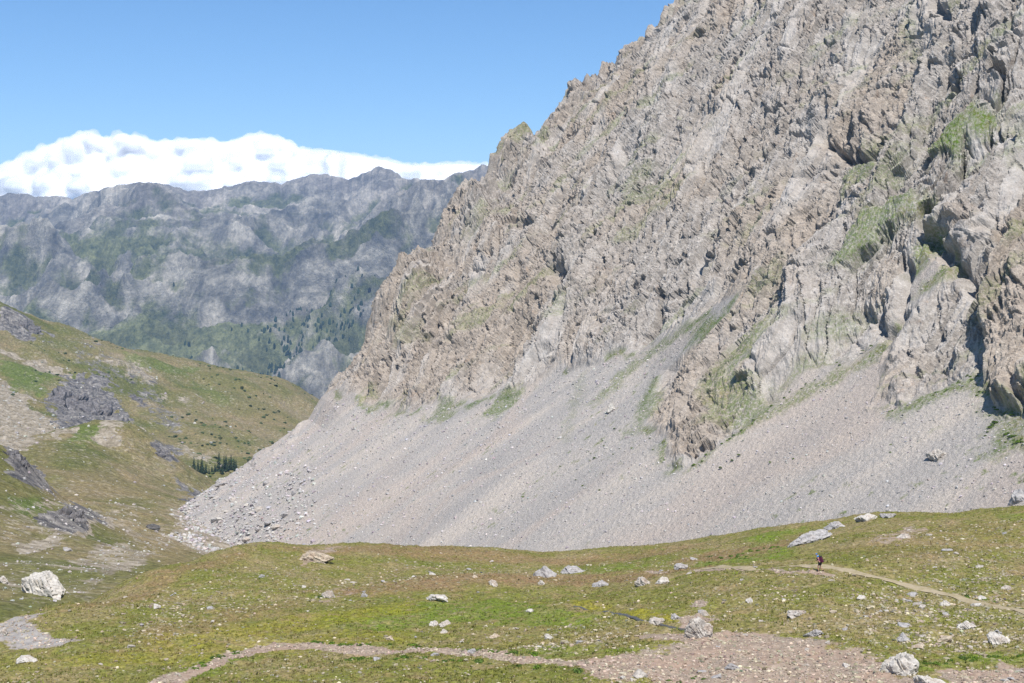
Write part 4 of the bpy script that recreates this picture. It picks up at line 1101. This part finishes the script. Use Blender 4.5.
BARK = simple('conifer_bark', (0.09, 0.065, 0.05), .3, 2.0)
LBL = ['dark conifer at the left end of the tree row beyond the scree', 'dark conifer in the low left part of the row beyond the scree', 'tall narrow conifer in the middle of the row beyond the scree', 'tall dark conifer in the dense right part of the row beyond the scree', 'small conifer at the right end of the row beside the scree edge']
TREES = [(186, 476, 9, 0), (190, 475, 12, 1), (194, 474, 14, 1), (198, 473, 11, 1), (202, 473, 13, 1), (206, 473, 8, 1), (209, 474, 9, 2), (212, 473, 11, 2), (215, 472, 12, 2), (219, 471, 15, 2), (224, 471, 12, 3), (226, 471, 15, 3), (229, 470, 14, 3), (231, 470, 13, 3), (234, 470, 15, 3), (236, 469, 11, 3), (194, 485, 5, 0), (222, 474, 8, 2), (248, 464, 6, 4), (252, 462, 5, 4)]
for i, (px, py, hp, li) in enumerate(TREES):
    p = hit(lambda x, y: val_z(x, y), px, py, 800, 2000)
    h = 1.25 * hp * p[1] / F * random.uniform(.62, 1.2)
    t = empty('conifer', (p[0], p[1], float(val_pick(p[0], p[1])) - .3))
    tag(t, LBL[li], 'tree', 'conifers in the row beyond the scree, ' + ['left end', 'low left part', 'middle', 'dense right part', 'right end'][li])
    V, Fc, tint = conifer(60 + i, h)
    mesh_obj('crown', V, Fc, M['leaf'], t, attr={'tint': np.concatenate([tint, np.ones((len(tint), 1))], 1)})
    a = np.linspace(0, 2 * math.pi, 8, endpoint=False); r0 = h * .022
    tv_ = np.concatenate([np.stack([np.cos(a) * r0, np.sin(a) * r0, a * 0 - .3], -1), np.stack([np.cos(a) * r0 * .4, np.sin(a) * r0 * .4, a * 0 + h * .8], -1)])
    tf = np.array([[q, (q + 1) % 8, 8 + (q + 1) % 8, 8 + q] for q in range(8)])
    mesh_obj('trunk', tv_, tf, BARK, t)

# shrubs dotted on the left hillside (beyond counting)
def far_bush(name, xs, ys, zs, rad, col, label, cat, up=1.0):
    n = len(xs); v, f = ICO[1]; nv = len(v)
    v = v * np.stack([1.15 - .75 * np.clip(v[:, 2] * .5 + .5, 0, 1) * (up > 1), 1.15 - .75 * np.clip(v[:, 2] * .5 + .5, 0, 1) * (up > 1), 1 + 0 * v[:, 2]], -1)
    V = v[None] * rad[:, None, None] * np.array([1, 1, up]) * (1 + RNG.normal(0, .22, (n, nv, 1))) + np.stack([xs, ys, zs + .35 * rad * up], -1)[:, None]
    Fc = (f[None] + (np.arange(n) * nv)[:, None, None]).reshape(-1, 3)
    t = np.repeat(np.array(col)[None] * (1 + RNG.normal(0, .25, (n, 1))), nv, axis=0)
    o = mesh_obj(name, V.reshape(-1, 3), Fc, M['leaf'], attr={'tint': np.concatenate([np.clip(t, .005, 1), np.ones((len(t), 1))], 1)})
    return tag(o, label, cat, kind='stuff')


j = RNG.integers(0, nc2, 30000); i = RNG.integers(int(nr2 * .5), int(nr2 * .86), 30000)
dn = np.where(Y3[i, j] > 950, 0, -2) + fbm(X3[i, j] / 90, Y3[i, j] / 90, 3, 660) + .6 * sstep(-.30, -.18, uv2[j]) - .25
keep = (RNG.random(30000) < np.clip(dn, 0, 1) * .35)
far_bush('hillside_shrubs', X3[i, j][keep], Y3[i, j][keep], Z3[i, j][keep], RNG.uniform(.5, 1.8, keep.sum()), (0.055, 0.075, 0.03), 'dark low shrubs dotted over the far part of the left hillside', 'shrubs', .7)
j = RNG.integers(0, nc3, 160000); i = RNG.integers(0, int(nr3 * .62), 160000)
dn = wood[i, j] * 1.4 + .06 * sstep(.1, .6, fbm(X4[i, j] / 260, Y4[i, j] / 260, 3, 670)) * sstep(.40, .2, frac[i, j])
keep = RNG.random(160000) < dn * .6
far_bush('forest', X4[i, j][keep], Y4[i, j][keep], Z4[i, j][keep], RNG.uniform(3, 6.5, keep.sum()), (0.026, 0.042, 0.022), 'dark open forest in patches on the lower slopes of the far mountains', 'forest', 1.9)
print('plants', round(time.time() - T0, 1))


# ------------------------------------------------------------------ HIKER
def skin(name, joints, edges, mat, parent, sub=2, root=0):
    me = bpy.data.meshes.new(name); me.from_pydata([j[:3] for j in joints], edges, [])
    o = bpy.data.objects.new(name, me); COL.objects.link(o)
    md = o.modifiers.new('s', 'SKIN'); md.use_smooth_shade = True
    for i, v in enumerate(me.skin_vertices[0].data):
        r = joints[i][3]; v.radius = r if isinstance(r, tuple) else (r, r); v.use_root = (i == root)
    ss = o.modifiers.new('u', 'SUBSURF'); ss.levels = ss.render_levels = sub
    dg = bpy.context.evaluated_depsgraph_get(); nm = bpy.data.meshes.new_from_object(o.evaluated_get(dg))
    o.modifiers.clear(); o.data = nm; nm.name = name
    nm.materials.clear(); nm.materials.append(mat)
    for p_ in nm.polygons: p_.use_smooth = True
    o.parent = parent
    return o


hp = hit(mead_full, 820, 571.0, 60, 260)
# local axes: +X is the walking direction (towards the left of the photo and a little away)
hiker = empty('person', (hp[0], hp[1], float(mead_z(hp[0:1], hp[1:2])[0]) - 0.03), math.radians(180 - 22))
tag(hiker, 'hiker bent forward in a purple top and bright blue cap walking left along the track', 'person')
SKIN = simple('skin_tone', (0.42, 0.25, 0.17), .1); PURPLE = simple('purple_cloth', (0.22, 0.025, 0.16), .2); BLUE = simple('blue_cloth', (0.03, 0.30, 0.80), .15)
DARKC = simple('dark_cloth', (0.03, 0.028, 0.035), .3); MAROON = simple('maroon_pack', (0.075, 0.012, 0.035), .25); BLACK = simple('boot_leather', (0.02, 0.018, 0.016), .3); HAIR = simple('brown_hair', (0.05, 0.03, 0.02), .3)
J = [(0, 0, .92, (.125, .15)), (.06, 0, 1.08, .125), (.14, 0, 1.27, (.13, .16)), (.20, 0, 1.42, .075), (.26, 0, 1.50, .055), (.31, 0, 1.60, .09), (.33, 0, 1.69, .085),
     (.15, .17, 1.36, .06), (.10, .25, 1.12, .048), (.30, .24, .98, .036), (.37, .23, .96, .032),      # arm a: shoulder elbow wrist palm
     (.15, -.17, 1.36, .06), (.16, -.25, 1.10, .048), (.38, -.23, 1.03, .036), (.45, -.22, 1.02, .032),
     (.02, .10, .86, .09), (.20, .10, .50, .062), (.10, .10, .10, .045), (.24, .10, .05, .035),         # front leg
     (.0, -.10, .86, .09), (-.02, -.10, .48, .062), (-.28, -.10, .14, .045), (-.20, -.10, .04, .035)]
E = [(0, 1), (1, 2), (2, 3), (3, 4), (4, 5), (5, 6), (2, 7), (7, 8), (8, 9), (9, 10), (2, 11), (11, 12), (12, 13), (13, 14), (0, 15), (15, 16), (16, 17), (17, 18), (0, 19), (19, 20), (20, 21), (21, 22)]
J.append((.405, 0, 1.60, .022)); E.append((5, len(J) - 1))                                              # nose
for s_, pal in ((1, 10), (-1, 14)):
    bx, by, bz = J[pal][:3]
    for q, (ln, oy) in enumerate([(.065, -.026), (.078, -.009), (.072, .009), (.055, .026)]):
        J.append((bx + .045, by + oy, bz - .01, .010)); a = len(J) - 1; J.append((bx + .045 + ln * .6, by + oy, bz - .05, .009)); E += [(pal, a), (a, a + 1)]
    J.append((bx + .02, by - .045 * s_, bz + .01, .011)); a = len(J) - 1; J.append((bx + .05, by - .05 * s_, bz - .02, .009)); E += [(pal, a), (a, a + 1)]
skin('body', J, E, SKIN, hiker)
SJ = [(0, 0, .90, (.15, .175)), (.06, 0, 1.08, .15), (.14, 0, 1.27, (.155, .185)), (.19, 0, 1.40, .095), (.15, .17, 1.36, .08), (.115, .235, 1.17, .068), (.15, -.17, 1.36, .08), (.158, -.235, 1.15, .068)]
skin('shirt', SJ, [(0, 1), (1, 2), (2, 3), (2, 4), (4, 5), (2, 6), (6, 7)], PURPLE, hiker)
skin('shorts', [(0, 0, .94, (.155, .18)), (.02, .10, .84, .115), (.13, .10, .62, .092), (0, -.10, .84, .115), (-.012, -.10, .60, .092)], [(0, 1), (1, 2), (0, 3), (3, 4)], DARKC, hiker)
skin('hair', [(.275, 0, 1.60, .085), (.30, 0, 1.67, .09)], [(0, 1)], HAIR, hiker)
cp = skin('cap', [(.315, 0, 1.69, .118), (.32, 0, 1.755, .105), (.45, 0, 1.685, (.095, .016)), (.22, 0, 1.66, (.10, .04))], [(0, 1), (0, 2), (0, 3)], BLUE, hiker)
skin('scarf', [(.15, 0, 1.42, (.12, .17)), (.24, 0, 1.47, (.10, .12)), (.26, 0, 1.53, .085)], [(0, 1), (1, 2)], BLUE, hiker)
for bx, by, bz, rot_ in ((.10, .10, .06, 0), (-.28, -.10, .09, -.5)):
    v, f = ICO[3]; w_ = v * np.array([.155, .052, .06]); w_[:, 2] = np.maximum(w_[:, 2], -.045); w_[:, 2] += .045 * np.clip(-v[:, 0], 0, 1) * (v[:, 2] > 0)
    o = mesh_obj('boot', w_, f, BLACK, hiker, smooth=True); o.location = (bx + .06, by, bz); o.rotation_euler = (0, -rot_, 0)
pk = empty('backpack', hiker.location.copy(), hiker.rotation_euler.z)
tag(pk, 'dark maroon backpack worn on the back of the hiker', 'backpack')
def rbox(name, c, d, mat, parent, ry=0.0):
    bm = bmesh.new(); bmesh.ops.create_cube(bm, size=1); bmesh.ops.scale(bm, vec=d, verts=bm.verts)
    bmesh.ops.bevel(bm, geom=list(bm.edges), offset=min(d) * .28, segments=3, affect='EDGES', profile=.6)
    me = bpy.data.meshes.new(name); bm.to_mesh(me); bm.free(); me.materials.append(mat)
    o = bpy.data.objects.new(name, me); COL.objects.link(o); o.location = c; o.rotation_euler = (0, ry, 0); o.parent = parent
    return o
rbox('pack_body', (-.14, 0, 1.17), (.24, .36, .52), MAROON, pk, .32); rbox('lid', (-.03, 0, 1.46), (.25, .34, .12), DARKC, pk, .32); rbox('front_pocket', (-.28, 0, 1.08), (.09, .27, .27), MAROON, pk, .32)
for sy in (.11, -.11):
    skin('shoulder_strap', [(.0, sy, 1.40, .03), (.16, sy, 1.47, .03), (.30, sy, 1.34, .03), (.25, sy, 1.15, .025), (.10, sy * 1.5, 1.02, .025)], [(0, 1), (1, 2), (2, 3), (3, 4)], DARKC, pk, 1)
print('hiker', round(time.time() - T0, 1))


# ------------------------------------------------------------------ CLOUDS
def puff_mesh(name, puffs, grow, mat, seed, vox, parent):
    puffs = [(px, py, r, y - 17 * max(0, py - r - np.interp(px, [t[0] for t in TOP], [t[1] for t in TOP]))) for px, py, r, y in puffs]
    Vs, Fs, base = [], [], 0
    for i, (px, py, r, y) in enumerate(puffs):
        v, f = ICO[4]; c = at(px, py, y); R = r * y / F
        k1 = fbm(v[:, 0] * 1.6 + i * 3.1, v[:, 1] * 1.6 + v[:, 2] * 1.3 + seed, 3, seed + i)
        k2 = 1 - np.abs(noise2(v[:, 0] * 3.5 + i, v[:, 2] * 3.5 + v[:, 1] * 2, seed + 50 + i)) * 2
        p = v * ((1 + .24 * k1 + .10 * k2) * R + grow * (1 + .8 * k1))[:, None]
        p[:, 2] *= np.where(p[:, 2] < 0, .35, .92)
        Vs.append(p + c); Fs.append(f + base); base += len(v)
    o = mesh_obj(name, np.concatenate(Vs), np.concatenate(Fs), mat, parent, smooth=True)
    rm = o.modifiers.new('fuse', 'REMESH'); rm.mode = 'VOXEL'; rm.voxel_size = vox; rm.use_smooth_shade = True
    if grow < 0:
        sm_ = o.modifiers.new('soften', 'SMOOTH'); sm_.factor = 0.5; sm_.iterations = 22
    return o


def cloud(name, puffs, label, seed, core=True):
    t = empty(name, (0, 0, 0)); tag(t, label, 'cloud', kind='stuff')
    if core: puff_mesh('core', puffs, -22.0, CL, seed, 20, t)
    puff_mesh('vapour', puffs, 14.0, VAP, seed, 20, t)


k = NT('cloud_vapour', 1.0, 0.0)
k.base((0.96, 0.96, 0.965))
k.bump(k.noise(0.006, 6, 0.65), 0.3, 40)
CL = k.m
VAP = bpy.data.materials.new('thin_vapour'); VAP.use_nodes = True
q_ = VAP.node_tree
for n_ in list(q_.nodes):
    if n_.type == 'BSDF_PRINCIPLED': q_.nodes.remove(n_)
vv = q_.nodes.new('ShaderNodeVolumePrincipled'); vv.inputs['Color'].default_value = (1, 1, 1, 1); vv.inputs['Density'].default_value = 0.008; vv.inputs['Anisotropy'].default_value = 0.0
q_.links.new(vv.outputs[0], q_.nodes['Material Output'].inputs['Volume'])
r = random.Random(5)
TOP = [(-60, 165), (0, 171), (18, 162), (28, 154), (45, 152), (55, 145), (72, 138), (88, 134), (104, 140), (120, 136), (140, 139), (156, 146), (172, 142), (186, 139), (200, 144), (212, 139), (226, 145), (244, 140), (262, 134), (278, 138), (290, 148), (310, 150), (340, 153), (365, 156), (400, 164), (430, 165), (460, 163), (500, 166), (560, 168)]
puffs = []
for i in range(120):
    px = r.uniform(-70, 320); top = np.interp(px, [t[0] for t in TOP], [t[1] for t in TOP])
    R = r.uniform(7, 17); py = min(r.uniform(top + R, 196), 198)
    puffs.append((px, max(py, top + R * .95), R, 17000 + r.uniform(-500, 500)))
for px in range(-90, 340, 10):
    top = np.interp(px, [t[0] for t in TOP], [t[1] for t in TOP])
    for py in range(int(top) + 13, 215, 8): puffs.append((px + r.uniform(-3, 3), py, r.uniform(11, 16), 17000))
for px in range(-60, 330, 15):
    top = np.interp(px, [t[0] for t in TOP], [t[1] for t in TOP]); R = r.uniform(8, 13)
    puffs.append((px + r.uniform(-5, 5), top + R * r.uniform(.55, 1.3), R, 16800 + r.uniform(-300, 300)))
for px in range(-60, 330, 5):
    top = np.interp(px, [t[0] for t in TOP], [t[1] for t in TOP]); R = r.uniform(4, 9)
    puffs.append((px + r.uniform(-3, 3), top + R * r.uniform(.5, 1.5), R, 16900 + r.uniform(-300, 300)))
cloud('cloud', puffs, 'long white cumulus bank lying behind the left and middle far ridge', 3)
puffs = []
for px in range(310, 560, 7):
    top = np.interp(px, [t[0] for t in TOP], [t[1] for t in TOP]); R = r.uniform(5, 10)
    puffs.append((px + r.uniform(-3, 3), top + R * r.uniform(.9, 1.6), R, 17600 + r.uniform(-300, 300)))
for px in range(310, 560, 8):
    top = np.interp(px, [t[0] for t in TOP], [t[1] for t in TOP])
    for py in range(int(top) + 9, 205, 8): puffs.append((px + r.uniform(-2, 2), py, 10, 17600))
cloud('cloud', puffs, 'lower white cloud behind the right end of the far ridge', 9)
print('clouds', round(time.time() - T0, 1))

# ------------------------------------------------------------------ AIR
k = bpy.data.materials.new('air_haze'); k.use_nodes = True
nt_ = k.node_tree
for n_ in list(nt_.nodes):
    if n_.type == 'BSDF_PRINCIPLED': nt_.nodes.remove(n_)
pv = nt_.nodes.new('ShaderNodeVolumePrincipled'); pv.inputs['Color'].default_value = (0.35, 0.60, 1.0, 1); pv.inputs['Density'].default_value = 5.0e-5; pv.inputs['Anisotropy'].default_value = 0.0
nt_.links.new(pv.outputs[0], nt_.nodes['Material Output'].inputs['Volume'])
zt = 760.0
x0, x1, y0_, y1_, z0, z1 = -9000, 9000, -600, 11200, -901.5, zt
hv = [(x, y, z) for x in (x0, x1) for y in (y0_, y1_) for z in (z0, z1)]
hz = mesh_obj('haze', np.array(hv), np.array([[0, 1, 3, 2], [4, 6, 7, 5], [0, 4, 5, 1], [2, 3, 7, 6], [0, 2, 6, 4], [1, 5, 7, 3]]), k)
tag(hz, kind='stuff')

# ------------------------------------------------------------------ LIGHT, SKY, CAMERA
EL, AZ = math.radians(58), math.radians(13)               # sun high, behind the camera and a little right
sd = Vector((math.cos(EL) * math.sin(AZ), -math.cos(EL) * math.cos(AZ), math.sin(EL)))
ld = bpy.data.lights.new('sun', 'SUN'); ld.energy = 5.0; ld.angle = math.radians(0.53); ld.color = (1, .955, .89)
lo = bpy.data.objects.new('sun', ld); COL.objects.link(lo); lo.rotation_euler = sd.to_track_quat('Z', 'Y').to_euler(); lo.location = (50, -50, 200)
W = bpy.data.worlds.new('World'); SC.world = W; W.use_nodes = True
wn = W.node_tree.nodes; bg = wn['Background']
sk = wn.new('ShaderNodeTexSky'); sk.sky_type = 'NISHITA'; sk.sun_disc = False; sk.sun_elevation = EL; sk.sun_rotation = math.pi - AZ
sk.altitude = 2300; sk.air_density = 1.0; sk.dust_density = 0.0; sk.ozone_density = 3.0
hs_ = wn.new('ShaderNodeHueSaturation'); hs_.inputs['Saturation'].default_value = 1.16; hs_.inputs['Value'].default_value = 1.35
W.node_tree.links.new(sk.outputs[0], hs_.inputs['Color']); W.node_tree.links.new(hs_.outputs[0], bg.inputs[0]); bg.inputs[1].default_value = 0.088
cd = bpy.data.cameras.new('camera'); cam = bpy.data.objects.new('camera', cd); COL.objects.link(cam)
cd.sensor_width = 36; cd.lens = 36 * F / 1024; cd.clip_start = 0.1; cd.clip_end = 120000
cd.shift_y = -(341.5 - VH) / 1024; cam.rotation_euler = (math.radians(90), 0, 0)
SC.camera = cam
vs = SC.view_settings; vs.view_transform = 'Standard'; vs.look = 'None'; vs.exposure = 0.30; vs.gamma = 1; vs.use_curve_mapping = False
cy = SC.cycles; cy.max_bounces = 12; cy.diffuse_bounces = 3; cy.glossy_bounces = 1; cy.transmission_bounces = 1; cy.volume_bounces = 12; cy.use_denoising = True; cy.denoiser = 'OPENIMAGEDENOISE'; cy.denoising_input_passes = 'RGB_ALBEDO_NORMAL'; cy.denoising_prefilter = 'NONE'
print('done', round(time.time() - T0, 1), len(bpy.data.objects))
